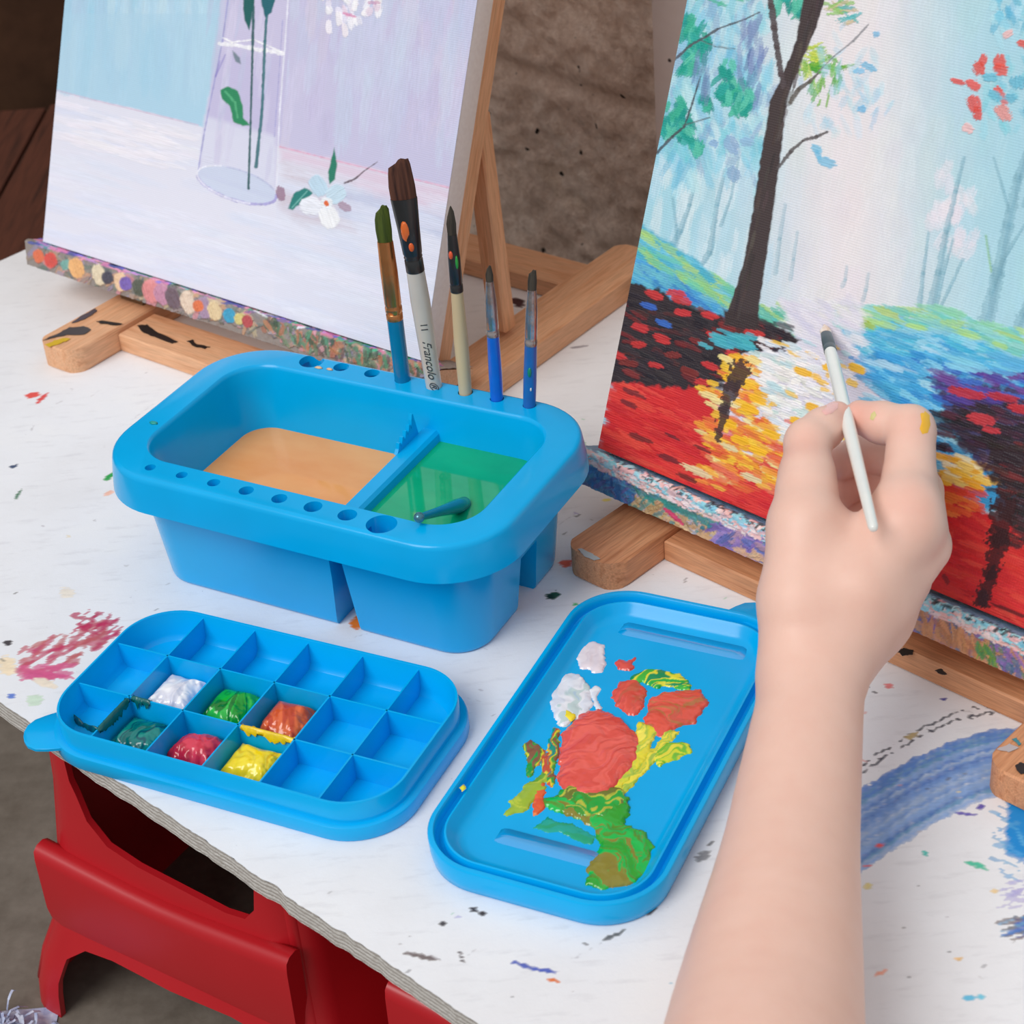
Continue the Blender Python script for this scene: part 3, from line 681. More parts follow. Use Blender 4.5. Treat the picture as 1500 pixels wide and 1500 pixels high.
# ================================================================== EASELS
pine = wood('pine', (238, 184, 142), (220, 156, 112), 1.0, .5); pine2 = wood('pine_worn', (224, 160, 116), (194, 126, 84), 1.1, .55)
dark_wood = wood('dark_block_wood', (118, 88, 58), (92, 66, 42), 1, .6)  # darker brown wood for the blocks under the ledges
def easel(name, yaw, uL, uR, vf, vback, cross_v, canv_v, tilt, led_u, label, mat, rear=True, fw=.0435):
    """small H-base table easel; u runs along the crossbar, v runs away from the viewer"""
    EU, EV = axes(yaw); org = EU * uL + EV * vf
    e_ = empty(name, org, math.radians(yaw)); tag(e_, label, 'easel')
    ln = vback - vf; H = .020; sp = uR - uL
    X_, Y_, Z_ = np.array([1.0, 0, 0]), np.array([0, 1.0, 0]), Z
    def foot(x0, y0): board('foot', ln, fw, H, mat, e_, frame(np.array([x0 + fw, y0, 0]), Y_, -X_, Z_), ends=(.0150, .015))
    foot(0, 0); foot(sp, -.012)
    board('crossbar', sp - fw - .0006, .040, .0155, mat, e_, frame(np.array([fw + .0003, cross_v - vf, 0]), X_, Y_, Z_))
    board('rear_crossbar', sp - fw - .0006, .040, .0155, mat, e_, frame(np.array([fw + .0003, .262 - .0 - vf + (0 if vf > -.025 else -.0), 0]), X_, Y_, Z_))
    s_, c_ = math.sin(math.radians(tilt)), math.cos(math.radians(tilt))
    up = np.array([0, s_, c_]); bk = np.array([0, c_, -s_])
    base = np.array([0, canv_v - vf, .055])
    for x in (.004, sp + .004):
        # block under the ledge, leaning upright, propping strut
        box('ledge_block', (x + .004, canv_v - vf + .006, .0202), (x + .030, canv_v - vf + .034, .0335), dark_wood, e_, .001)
        o = base + bk * .0195 + X_ * x; k0 = (.0205 - o[2]) / up[2]; o = o + up * k0
        xx_ = x + .010 if x < .1 else x - .006
        board('upright', .56, .026, .018, mat, e_, frame(np.array([xx_, o[1] + .004, .0275]), up, X_, np.cross(up, X_)) @ Matrix.Translation((0, 0, 0)))
        p1 = base + bk * .036 + up * .165 + X_ * xx_; p0 = np.array([xx_, canv_v - vf + .105, .0203]); d = p1 - p0; L_ = np.linalg.norm(d); d /= L_
        board('strut', L_, .016, .014, mat, e_, frame(p0 + X_ * .005 + np.array([0, 0, .0045]), d, X_, np.cross(d, X_)))
    cb_ = base + bk * .040 + up * .16
    return e_, EU, EV, org, base, up, bk
e1 = easel('tabletop_easel', -39.57, -.4475, -.1435, -.0225, .352, .024, .056, 22.0, None, 'pine tabletop easel holding the flower vase painting, black paint streaks on its crossbar', pine)
e2 = easel('tabletop_easel', -46.25, .0720, .3830, -.0290, .345, .0190, .030, 20.5, None, 'pine tabletop easel holding the forest painting, its left foot beside the flat palette', pine2)

def stain(ez, pts, z, col, label=None, lift=.0004, jag=1.0):
    """thin dried paint mark on a board of the easel, on the level z"""
    e_, EU, EV, org = ez[:4]; P = []
    for i, (x, y) in enumerate(pts):
        x2, y2 = pts[(i + 1) % len(pts)]
        for k in range(4):
            q = k / 4; P.append((x + (x2 - x) * q + random.uniform(-jag, jag), y + (y2 - y) * q + random.uniform(-jag, jag) * .6))
    W_ = [at(x, y, z) for x, y in P]; L_ = [((w_ - org) @ EU, (w_ - org) @ EV) for w_ in W_]
    V = [(a_, b_, z + .0001) for a_, b_ in L_] + [(a_, b_, z + lift) for a_, b_ in L_]; n = len(L_)
    F = [tuple(range(n, 2 * n))] + [(i, (i + 1) % n, n + (i + 1) % n, n + i) for i in range(n)]
    o = mesh_obj('paint_stain', V, F, plain('stain_%d_%d_%d' % col, col, None, .5), e_, smooth=False)
    bm = bmesh.new(); bm.from_mesh(o.data); bmesh.ops.recalc_face_normals(bm, faces=bm.faces[:])
    f_ = max(bm.faces, key=lambda f: f.calc_area())
    if f_.normal.z < 0: bmesh.ops.reverse_faces(bm, faces=bm.faces[:])
    bm.to_mesh(o.data); bm.free()
    if label: o['label'] = label
random.seed(9); BK = (30, 26, 26)
stain(e1, [(141, 471), (152, 470), (180, 475), (168, 477), (148, 474)], .0203, BK, 'black paint streak')
stain(e1, [(202, 477), (216, 476), (232, 488), (262, 501), (252, 503), (226, 494), (206, 485)], .0157, BK, 'black paint streak')
stain(e1, [(274, 500), (282, 498), (288, 505), (309, 508), (300, 511), (284, 508)], .0157, BK, 'black paint streak')
stain(e1, [(62, 499), (84, 490), (102, 480), (122, 478), (134, 483), (124, 490), (98, 491), (80, 495)], .0203, (70, 66, 68), 'dark grey paint patch')
stain(e1, [(66, 505), (80, 499), (98, 495), (104, 497), (90, 503), (72, 509)], .0203, (214, 176, 40), 'mustard paint patch')
stain(e1, [(104, 474), (118, 464), (140, 452), (142, 456), (124, 468)], .0203, (80, 72, 82))
stain(e2, [(846, 805), (852, 804), (868, 812), (880, 819), (870, 821), (856, 815)], .0203, (176, 184, 182), 'pale grey paint streak')
stain(e2, [(1312, 953), (1324, 950), (1338, 953), (1336, 959), (1322, 961)], .0157, (44, 42, 40), 'black paint blot'); stain(e2, [(1369, 983), (1378, 980), (1387, 988), (1380, 989)], .0157, (50, 46, 44))
stain(e2, [(1486, 1122), (1496, 1117), (1508, 1122), (1506, 1134), (1494, 1134)], .0203, (44, 38, 38), 'black paint dot'); stain(e2, [(1483, 1083), (1489, 1081), (1496, 1090), (1492, 1093)], .0203, (70, 140, 150)); stain(e2, [(1460, 1098), (1478, 1090), (1492, 1096), (1478, 1102)], .0203, (190, 180, 180))
def ledge(ez, yaw, u_a, u_b, v_f, z_t, dep, hgt, painter, nm='ledge'):
    e_, EU, EV, org, base, up, bk = ez
    st_ = .0009; n = int((u_b - u_a) / st_) + 1; us = np.linspace(u_a, u_b, n)
    # cross-section: bottom front -> top front -> top back
    sec = [(0.0, 0.0 + a) for a in np.linspace(0, hgt - .001, 24)] + [(.0004, hgt - .0003)] + [(b_, hgt - max(0, b_ - .0040) * .44) for b_ in np.linspace(.001, dep, 28)]
    sec = np.array(sec)
    G = np.empty((n, len(sec), 3))
    c_, s_ = math.cos(math.radians(8)), math.sin(math.radians(8))
    for j, (dv, dz) in enumerate(sec):
        G[:, j] = us[:, None] * EU + (v_f + dv + dz * .12) * EV + (z_t - hgt + dz) * Z
    X, Y = proj(G); P = painter(X, Y, sec, us)
    lump = (fbm(us[:, None] * 420 + 0 * sec[:, 0], sec[:, 0] * 500 + sec[:, 1] * 420, 8) - .4) * .0012 + P.h * .0006
    nrm = np.where((np.arange(len(sec)) < 24)[None, :, None], -EV, Z); G = G + nrm * lump[..., None]
    loc = np.stack([(G - org) @ EU, (G - org) @ EV, G[..., 2]], -1)
    o = big_mesh(nm, loc.reshape(-1, 3), grid_quads(n, len(sec)), LEDGE_M, e_); set_col(o, P.c, P.h)
    x0, x1 = u_a - org @ EU, u_b - org @ EU; y0 = v_f - org @ EV
    zl = z_t - hgt; ya, yb, yc = y0 + .0032, y0 + .0064, y0 + dep; za, zc = z_t - .0012, z_t - .0012 - (dep - .0052) * .44
    prf = [(ya, zl), (yc, zl), (yc, zc), (yb, za), (ya, za)]
    V = [(x_, y_, z_) for x_ in (x0 + .0004, x1 - .0004) for y_, z_ in prf]; F = [(4, 3, 2, 1, 0), (5, 6, 7, 8, 9)] + [(i, (i + 1) % 5, 5 + (i + 1) % 5, 5 + i) for i in range(5)]
    co_ = mesh_obj('ledge_core', V, F, pine, e_, smooth=False)
    bm = bmesh.new(); bm.from_mesh(co_.data); bmesh.ops.recalc_face_normals(bm, faces=bm.faces[:]); bm.to_mesh(co_.data); bm.free()
    return o
LEDGE_M = vcol_mat('painted_ledge', .42, .4, 0, .7, .0012, 0, 300)
def pal(P, cols, n, x0, x1, yf, L, W, ang=(0, 180), a=.9):
    for _ in range(n):
        x = random.uniform(x0, x1); y = yf(x); P.dab(x, y, random.uniform(*L), random.uniform(*W), random.uniform(*ang), random.choice(cols), a, .9, random.uniform(.2, 1))
def paint1(X, Y, sec, us):
    P = Paint(X, Y, (150, 140, 134)); random.seed(5)
    yt = lambda x: 352 + (x - 47) * .3105          # top front edge line in the photo
    cols = [(150, 144, 140), (176, 150, 130), (120, 130, 120), (206, 160, 130), (214, 150, 160), (110, 116, 120), (160, 150, 170), (200, 180, 150)]
    pal(P, cols, 300, 45, 640, lambda x: yt(x) + random.uniform(4, 36), (10, 30), (4, 10), (-80, 80), .8)
    gr = [(96, 120, 96), (120, 140, 116), (180, 120, 90), (70, 96, 80), (200, 130, 100), (110, 90, 90), (90, 150, 120)]
    pal(P, gr, 140, 380, 640, lambda x: yt(x) + random.uniform(4, 34), (8, 26), (3, 8), (40, 110), .8)
    tp = [(110, 100, 210), (130, 120, 220), (220, 130, 180), (90, 150, 160), (236, 160, 190), (80, 90, 160), (120, 200, 190), (200, 150, 210)]
    pal(P, tp, 240, 45, 640, lambda x: yt(x) + random.uniform(-8, 4), (10, 40), (2, 5), (5, 25), .9)
    pal(P, [(96, 140, 110), (70, 170, 130), (120, 110, 150), (230, 140, 170), (230, 230, 240)], 130, 350, 640, lambda x: yt(x) + random.uniform(-9, 6), (8, 24), (2, 5), (-20, 40), .9)
    big = [(57, 20, 22, (238, 130, 92)), (75, 23, 24, (220, 84, 76)), (97, 20, 16, (130, 180, 170)), (113, 26, 32, (240, 178, 116)), (146, 24, 34, (244, 226, 200)), (158, 22, 20, (92, 88, 100)), (178, 26, 30, (244, 210, 170)), (185, 22, 22, (128, 104, 190)),
           (205, 24, 28, (96, 100, 96)), (222, 30, 36, (236, 150, 150)), (238, 26, 34, (206, 150, 170)), (254, 26, 36, (130, 112, 118)), (276, 24, 36, (240, 222, 196)), (300, 26, 34, (178, 148, 176)), (291, 20, 18, (232, 124, 84)), (315, 24, 30, (236, 208, 170)),
           (337, 22, 24, (72, 168, 206)), (352, 20, 18, (224, 214, 130)), (363, 20, 20, (190, 84, 84))]
    for x, L, W, c in big: P.dab(x, yt(x) + 20, W, L * .85, 72, c, 1, .25, .9, .3)
    return P
def paint2(X, Y, sec, us):
    P = Paint(X, Y, (120, 150, 180)); random.seed(6)
    yt = lambda x: 668 + (x - 853) * .434
    pal(P, [(70, 130, 190), (90, 140, 180), (60, 110, 170), (110, 110, 170), (84, 150, 190)], 200, 850, 980, lambda x: yt(x) + random.uniform(4, 44), (12, 30), (4, 9), (-70, 90), .8)
    pal(P, [(214, 170, 120), (200, 160, 120), (222, 184, 140), (120, 160, 150), (190, 180, 190)], 200, 935, 1060, lambda x: yt(x) + random.uniform(12, 44), (12, 34), (5, 10), (-60, 60), .85)
    pal(P, [(60, 150, 140), (80, 140, 130), (96, 150, 160)], 60, 930, 1060, lambda x: yt(x) + random.uniform(10, 22), (14, 34), (3, 6), (10, 60), .8)
    pal(P, [(150, 120, 190), (130, 110, 180), (170, 140, 200), (110, 120, 180), (190, 150, 170)], 170, 1045, 1180, lambda x: yt(x) + random.uniform(10, 44), (14, 34), (5, 10), (-60, 60), .85)
    pal(P, [(226, 180, 140)], 14, 1080, 1120, lambda x: yt(x) + random.uniform(32, 44), (10, 24), (4, 7), (0, 60), .8)
    P.dab(988, 728 + 28, 40, 7, 40, (220, 70, 110)); P.dab(1030, 773, 8, 6, 20, (60, 130, 150)); P.dab(1040, 770, 8, 6, 20, (60, 130, 150))
    pal(P, [(130, 110, 170), (110, 120, 160), (210, 150, 110), (200, 140, 110), (120, 140, 110), (150, 110, 180), (224, 160, 120), (90, 120, 150)], 420, 1300, 1560, lambda x: yt(x) - 6 + random.uniform(8, 56), (14, 40), (4, 9), (30, 100), .8)
    pal(P, [(214, 150, 100), (226, 160, 110), (196, 130, 90)], 90, 1350, 1450, lambda x: yt(x) + random.uniform(18, 44), (14, 34), (4, 8), (50, 100), .7)
    pal(P, [(120, 160, 60), (90, 150, 90)], 26, 1430, 1460, lambda x: yt(x) + random.uniform(24, 44), (10, 24), (3, 6), (50, 100), .8)
    tp = [(160, 220, 232), (190, 234, 240), (130, 206, 226), (240, 200, 200), (250, 226, 222), (150, 210, 220), (246, 190, 186)]
    pal(P, tp, 900, 850, 1560, lambda x: yt(x) + random.uniform(-13, 7), (8, 26), (3, 7), (-10, 60), .95)
    pal(P, [(40, 60, 70), (70, 90, 96), (30, 40, 50)], 150, 900, 1560, lambda x: yt(x) + random.uniform(-15, -6), (4, 12), (2, 4), (-30, 60), .85)
    pal(P, [(250, 196, 190), (252, 226, 224)], 200, 850, 1560, lambda x: yt(x) + random.uniform(1, 9), (8, 24), (2, 5), (10, 50), .9)
    return P
ledge(e1, -39.57, -.533, -.098, .0490, .0545, .040, .0205, paint1)
ledge(e2, -46.25, .0420, .490, .0195, .0545, .042, .0235, paint2)

# ================================================================== CANVASES
CANV_M = vcol_mat('oil_painted_canvas', .50, .35, .16, .55, .0007)
side_m = plain('primed_canvas_edge', (242, 234, 230), (236, 226, 222), .8, .2, scale=300, bumps=.2)
def canvas(name, yaw, uL, wdt, vf, tilt, hgt, painter, label, tvis):
    EU, EV = axes(yaw); t_ = math.radians(tilt); up = EV * math.sin(t_) + Z * math.cos(t_); n_ = EV * math.cos(t_) - Z * math.sin(t_)
    org = EU * uL + EV * vf + Z * .0557
    root = empty(name, org); root.matrix_world = frame(org, EU, n_, up); tag(root, label, 'painting')
    st_ = .0007; us = np.arange(0, wdt + st_ / 2, st_); us[-1] = wdt; ts = np.concatenate([np.arange(0, tvis, st_), np.arange(tvis, hgt, .002), [hgt]])
    G = org + us[:, None, None] * EU + ts[None, :, None] * up
    X, Y = proj(G)
    def inv(x, y):
        P = on_plane(x, y, org, n_) - org; return (P @ EU) / st_, (P @ up) / st_
    P = painter(X, Y, inv)
    V = np.zeros(G.shape); V[..., 0] = us[:, None]; V[..., 2] = ts[None, :]
    o = big_mesh('painted_face', V.reshape(-1, 3), grid_quads(len(us), len(ts)), CANV_M, root); set_col(o, P.c, P.h)
    box('stretcher', (0, .0004, 0), (wdt, .0185, hgt), side_m, root, .0012)
    return root
def pic_vase(X, Y, inv):
    random.seed(21)
    P = Paint(X, Y, (226, 228, 243), inv)
    def sel(c, a): P.c[:] = P.c * (1 - a[..., None]) + s2l(c) * a[..., None]
    xl = np.clip((X - 380) / 60, 0, 1)
    # upper background: pale blue left, lavender right
    P.poly([(60, -900), (420, -900), (420, 222), (300, 186), (200, 160), (78, 132)], (178, 214, 234), 1, 2, .5)
    P.poly([(404, -900), (900, -900), (900, 340), (662, 276), (415, 216), (404, 212)], (204, 200, 228), 1, 2, .5)
    for k in range(120):
        x = random.uniform(70, 320); P.dab(x, random.uniform(-60, 110), random.uniform(60, 150), random.uniform(12, 30), 92 + random.uniform(-3, 4), random.choice([(170, 210, 232), (188, 220, 238), (176, 206, 230), (160, 208, 232), (196, 222, 236)]), .5, .6, .3, .6, 4)
    for k in range(150):
        x = random.uniform(400, 720); c = random.choice([(204, 198, 228), (210, 204, 232), (196, 204, 230), (206, 214, 236), (214, 206, 226), (198, 192, 224)])
        if 500 < x < 600: c = random.choice([(200, 214, 236), (206, 212, 234), (204, 206, 232)])
        P.dab(x, random.uniform(-60, 190), random.uniform(60, 160), random.uniform(14, 34), 96 + random.uniform(-3, 4), c, .5, .6, .3, .6, 4)
    P.poly([(334, -900), (430, -900), (424, 60), (404, 292), (290, 252), (298, 190), (312, 120), (326, 60), (334, -60)], (200, 195, 226), 1, 2, .3)
    # table surface and its line
    P.poly([(60, 133), (200, 160), (300, 187), (415, 217), (430, 620), (20, 620)], (228, 228, 241), 1, 3, .4)
    P.poly([(405, 215), (670, 278), (720, 700), (400, 640)], (226, 227, 241), 1, 3, .4)
    P.poly([(411, 216), (668, 280), (664, 330), (560, 300), (500, 262), (410, 236)], (226, 206, 224), .9, 12, .6)
    P.poly([(415, 236), (470, 252), (520, 268), (520, 340), (440, 330), (408, 300)], (208, 196, 208), .75, 14, .6)
    P.poly([(500, 270), (600, 300), (664, 320), (656, 350), (520, 330), (496, 310)], (200, 206, 230), .85, 14, .6)
    for k in range(420):
        x = random.uniform(50, 680); y = random.uniform(150, 600)
        if y < 152 + (x - 78) * .25: continue
        P.dab(x, y, random.uniform(60, 150), random.uniform(8, 22), random.uniform(12, 18), random.choice([(228, 232, 246), (222, 228, 244), (232, 233, 246), (216, 224, 243), (229, 228, 243), (234, 236, 248), (219, 224, 244)]), .35, .6, .3, .7, 3)
    for k in range(50):
        x = random.uniform(90, 290); P.dab(x, 146 + (x - 78) * .25 + random.uniform(0, 60), random.uniform(40, 80), random.uniform(6, 14), random.uniform(12, 17), (240, 236, 244), .5, .7, .6, .5, 4)
    P.poly([(84, 20), (330, 20), (310, 120), (298, 186), (200, 160), (78, 132)], (176, 213, 234), .55, 2, .3)
    P.line([(78, 131), (140, 147), (215, 165), (290, 183)], 2, (214, 180, 206), .6)
    P.line([(410, 215), (470, 230), (560, 252), (664, 276)], 2.4, (232, 160, 190), .6, .8)
    # vase
    P.poly([(330, -60), (425, -60), (420, 30), (408, 180), (404, 294), (289, 256), (298, 190), (312, 110)], (208, 202, 230), .8, 3, .3)
    P.poly([(318, 80), (412, 80), (406, 200), (300, 190)], (196, 190, 224), .6, 10, .3)
    P.poly([(300, 170), (404, 200), (404, 290), (292, 250)], (222, 224, 240), .8, 8, .3)
    for k in range(26): P.dab(random.uniform(300, 400), random.uniform(-20, 250), random.uniform(50, 120), random.uniform(6, 14), 98, random.choice([(214, 208, 232), (200, 196, 226), (222, 220, 240), (190, 200, 226)]), .35, .6, .3, .6, 4)
    P.line([(338, -30), (326, 60), (312, 130), (300, 190), (290, 252)], 2, (150, 150, 205), .7, .6); P.line([(322, 90), (316, 112), (330, 80)], 2, (140, 132, 200), .6)
    P.line([(424, -30), (418, 60), (410, 160), (404, 292)], 2.6, (236, 236, 248), .8, .6); P.line([(414, 30), (408, 120), (402, 200)], 1.6, (150, 150, 210), .5, .8)
    el = [(347 + 58 * math.cos(a) + 3 * math.sin(a), 271 + 15 * math.cos(a) + 24 * math.sin(a)) for a in np.linspace(0, 2 * PI, 40)]
    P.poly(el, (204, 214, 236), .8, 3, .2); P.line(el[:20], 4, (170, 164, 214), .85, .5); P.line(el[8:28], 2, (240, 240, 250), .8, .5); P.line(el[28:38], 2, (180, 186, 220), .6, .5)
    P.line([(322, 64), (345, 66), (365, 70), (390, 74), (414, 78)], 5, (250, 250, 252), .8, 1.0); P.line([(326, 55), (340, 62), (372, 58), (412, 76)], 2, (255, 255, 255), .9, 1.0)
    # stems and leaves
    P.line([(370, -40), (371, 30), (369, 110), (367, 180), (364, 276)], [4, 4, 3, 3, 3.6], (44, 94, 96), .95, .4)
    P.line([(398, -40), (390, 30), (388, 60), (384, 160), (375, 244)], [5, 4, 4, 4, 5], (60, 116, 124), .95, .4)
    P.poly([(354, -30), (376, -30), (370, 20), (366, 44), (358, 30)], (30, 98, 96), 1, 2, .3); P.poly([(380, -30), (410, -30), (398, 18), (389, 26), (383, 8)], (34, 104, 116), 1, 2, .3)
    P.poly([(340, 74), (352, 84), (353, 95), (345, 90)], (110, 130, 140), .9, 2, .3)
    P.poly([(322, 132), (334, 126), (348, 134), (354, 150), (356, 172), (366, 184), (356, 184), (342, 178), (336, 156), (326, 146)], (46, 140, 96), 1, 2, .4)
    P.line([(330, 134), (344, 150), (348, 172)], 3, (90, 180, 130), .8, .6)
    # blossoms
    for k in range(70):
        P.dab(random.uniform(472, 556), random.uniform(-60, 22) + random.uniform(0, 18), random.uniform(10, 26), random.uniform(6, 12), random.uniform(40, 140), random.choice([(248, 246, 252), (240, 236, 248), (236, 214, 230), (252, 250, 252)]), .8, .7, .9, .4, 5)
    for x, y in ((482, 40), (505, 44), (514, 34), (496, 28)): P.dab(x, y, 22, 10, 85, (252, 244, 250), .8, .7, 1)
    P.dab(512, 22, 22, 5, 20, (214, 120, 168), .7); P.dab(548, 4, 20, 6, 0, (206, 140, 176), .6)
    P.line([(505, 268), (520, 262), (534, 250), (553, 237)], [3, 2.4, 1.8, 1], (90, 70, 80), .9, .8)
    P.dab(411, 283, 24, 14, 80, (150, 112, 130), .8); P.dab(505, 303, 22, 12, 30, (160, 120, 140), .7)
    P.poly([(490, 216), (494, 240), (491, 262), (483, 270), (480, 252)], (40, 128, 104), 1, 2, .3)
    P.poly([(422, 306), (430, 284), (446, 274), (458, 282), (444, 296), (428, 308)], (44, 130, 124), 1, 2, .4); P.line([(428, 304), (450, 280)], 2, (120, 186, 176), .8)
    for px, py, L, W, an, c in ((466, 272, 34, 26, 60, (196, 222, 238)), (492, 284, 32, 28, -30, (204, 228, 242)), (455, 302, 34, 28, 10, (242, 244, 250)), (482, 318, 36, 30, 70, (246, 246, 250)), (478, 298, 20, 18, 0, (238, 242, 248))):
        P.dab(px, py, L, W, an, c, 1, .3, 1, .3, 3)
    P.dab(478, 298, 9, 7, 60, (232, 110, 60), 1, .3, 1)
    return P
def pic_forest(X, Y, inv):
    random.seed(33)
    P = Paint(X, Y, (226, 236, 240), inv)
    BC = [(240, 238, 240), (236, 236, 240), (228, 236, 240)]
    # luminous centre, cyan sides
    g = np.exp(-((X - 1240 + (Y - 200) * .03) / 130) ** 2); c0, c1 = s2l((170, 216, 230)), s2l((238, 230, 232))
    P.c[:] = c0 * (1 - g[..., None]) + c1 * g[..., None]
    for k in range(520):
        x = random.uniform(930, 1540); y = random.uniform(-80, 480); gg = math.exp(-((x - 1240) / 150) ** 2)
        c = np.array((170, 216, 230)) * (1 - gg) + np.array((238, 230, 232)) * gg
        P.dab(x, y, random.uniform(40, 120), random.uniform(14, 40), 96 + random.uniform(-14, 14), c, .35, .7, .3, .8, 10)
    for k in range(60):
        P.dab(random.gauss(1040, 40), random.uniform(200, 420), random.uniform(40, 110), random.uniform(10, 26), 98, random.choice([(206, 232, 240), (190, 224, 236), (226, 236, 240)]), .5, .7, .3, .7, 6)
    for k in range(26): P.dab(random.gauss(1395, 22), random.gauss(320, 24), 36, 18, random.uniform(60, 130), (238, 230, 238), .5, .7, .5, .6, 5)
    # distant misty trunks
    mist = [(1430, -40, 1500, 200, 0), ]
    def trunk(pts, w, c, a=.7): P.line(pts, w, c, a, .5)
    tc_ = (132, 180, 196)
    for pts, w in ([[(1018, 265), (1010, 300), (996, 340), (985, 360)], [5, 6, 9, 12]], [[(985, 290), (990, 330), (990, 350)], [3, 4, 5]], [[(1062, 250), (1050, 300), (1040, 370), (1030, 385)], [5, 7, 9, 10]],
                   [[(1082, 230), (1070, 290), (1056, 330)], [3, 4, 5]], [[(1150, 300), (1142, 350), (1136, 400)], [5, 6, 8]], [[(1168, 340), (1162, 380), (1158, 410)], [4, 5, 6]], [[(1240, 390), (1238, 410), (1234, 420)], [4, 5, 6]], [[(1272, 400), (1268, 425), (1264, 440)], [4, 5, 7]],
                   [[(1412, 230), (1400, 280), (1386, 340), (1375, 400), (1362, 462)], [4, 7, 9, 11, 14]], [[(1396, 350), (1382, 400), (1370, 455)], [3, 5, 7]], [[(1360, 340), (1352, 400), (1346, 460)], [3, 6, 9]], [[(1410, 380), (1392, 420), (1372, 460)], [4, 5, 6]],
                   [[(1512, 200), (1492, 260), (1476, 330), (1462, 400), (1442, 480)], [10, 13, 16, 19, 24]], [[(1455, 230), (1470, 280), (1478, 310)], [3, 4, 6]], [[(1500, 330), (1470, 380), (1452, 430)], [4, 6, 8]], [[(1444, 345), (1452, 390), (1456, 420)], [3, 3, 4]], [[(1520, 420), (1500, 460), (1486, 492)], [12, 16, 20]], [[(1540, 150), (1520, 240), (1500, 300)], [4, 6, 8]]):
        far_ = sum(p_[0] for p_ in pts) / len(pts); al_ = .34 if 1100 < far_ < 1300 else .55
        trunk(pts, w, tc_, al_); trunk([(x + 2, y) for x, y in pts], [max(1, q * .4) for q in w], (108, 160, 182), al_ * .6)
    P.line([(1444, 345), (1450, 385), (1452, 398)], 3, (150, 200, 150), .7)
    # foliage
    for k in range(300):
        x = random.uniform(950, 1130); y = random.uniform(-60, 270)
        P.dab(x, y, random.uniform(24, 60), random.uniform(8, 20), random.uniform(60, 125), random.choice([(130, 200, 226), (150, 214, 234), (112, 186, 218), (140, 170, 204), (176, 224, 236), (120, 206, 220), (196, 230, 236)]), .55, .9, .4, .5, 10)
    for cx, cy, n, sp_, cc in ((1012, 42, 16, 16, 0), (1020, 72, 14, 14, 0), (1002, 96, 12, 12, 0), (1076, 138, 20, 18, 0), (1092, 152, 14, 12, 0), (1060, 132, 8, 10, 0), (990, 165, 14, 13, 0), (1000, 192, 16, 14, 0), (976, 190, 8, 8, 0), (1064, 106, 8, 10, 0), (1034, 150, 6, 8, 0), (1020, 220, 5, 8, 0), (1166, 12, 14, 14, 0), (1150, -20, 20, 20, 0)):
        for k in range(n): P.dab(cx + random.gauss(0, sp_ * .6), cy + random.gauss(0, sp_ * .6), random.uniform(16, 34), random.uniform(7, 14), random.uniform(50, 140), random.choice([(24, 160, 142), (20, 150, 140), (60, 178, 150), (44, 170, 160), (90, 196, 170)]), .85, .9, .8, .35, 8)
    for k in range(22): P.dab(random.gauss(1100, 10), random.gauss(62, 30), 40, 9, random.uniform(70, 120), random.choice([(96, 120, 170), (120, 140, 184), (140, 160, 200)]), .55, .9, .5)
    for k in range(10): P.dab(random.gauss(1030, 6), random.gauss(125, 20), 36, 8, 100, (110, 140, 180), .5, .9, .5)
    for cx, cy, sx, sy, n, cols in ((1196, 80, 14, 10, 22, [(200, 214, 80), (176, 202, 84), (150, 196, 90)]), (1204, 100, 16, 7, 20, [(100, 176, 50), (84, 168, 60), (120, 186, 60)]), (1172, 106, 8, 8, 8, [(206, 220, 120), (150, 196, 90)]), (1196, 135, 10, 14, 12, [(130, 186, 90), (160, 204, 120), (110, 176, 100)]), (1226, 120, 6, 16, 10, [(120, 190, 100), (100, 176, 90)]), (1230, 10, 16, 8, 14, [(150, 200, 110), (90, 180, 140), (206, 190, 150)]), (1245, 22, 10, 8, 8, [(96, 186, 190), (210, 190, 150)]), (1080, -10, 26, 10, 14, [(120, 200, 130), (90, 190, 160)])):
        for k in range(n): P.dab(random.gauss(cx, sx * .7), random.gauss(cy, sy * .7), random.uniform(12, 34), random.uniform(3, 7), random.uniform(55, 125) if sy > sx * .8 else random.uniform(-30, 40), random.choice(cols), .8, .9, .8, .35, 8)
    for k in range(60): P.dab(random.gauss(1240, 34), random.gauss(140, 40), random.uniform(14, 40), random.uniform(6, 14), random.uniform(50, 140), random.choice([(176, 220, 238), (200, 230, 240), (150, 206, 232)]), .35, .9, .4, .6)
    for x, y, L, W, an in ((1273, 98, 26, 10, 25), (1258, 104, 18, 9, 0), (1212, 238, 32, 14, 20), (1196, 218, 18, 12, 30), (1198, 226, 16, 8, 60), (1262, 160, 14, 12, 0), (1284, 50, 10, 10, 0), (1046, 210, 14, 12, 30), (1072, 212, 30, 22, 60), (1075, 255, 26, 18, 60), (1094, 208, 20, 14, 10)):
        P.dab(x, y, L, W, an, (112, 190, 228) if x > 1100 else (140, 180, 214), .8, .8, .6)
    for k in range(70): P.dab(random.uniform(1455, 1530), random.uniform(-60, 60), random.uniform(14, 40), random.uniform(8, 18), random.uniform(50, 130), random.choice([(110, 196, 222), (140, 208, 226), (170, 220, 232), (90, 180, 210)]), .6, .9, .5)
    for k in range(40): P.dab(random.uniform(1440, 1530), random.uniform(90, 190), random.uniform(14, 34), random.uniform(6, 14), random.uniform(50, 130), random.choice([(120, 200, 220), (150, 214, 228)]), .5, .9, .5)
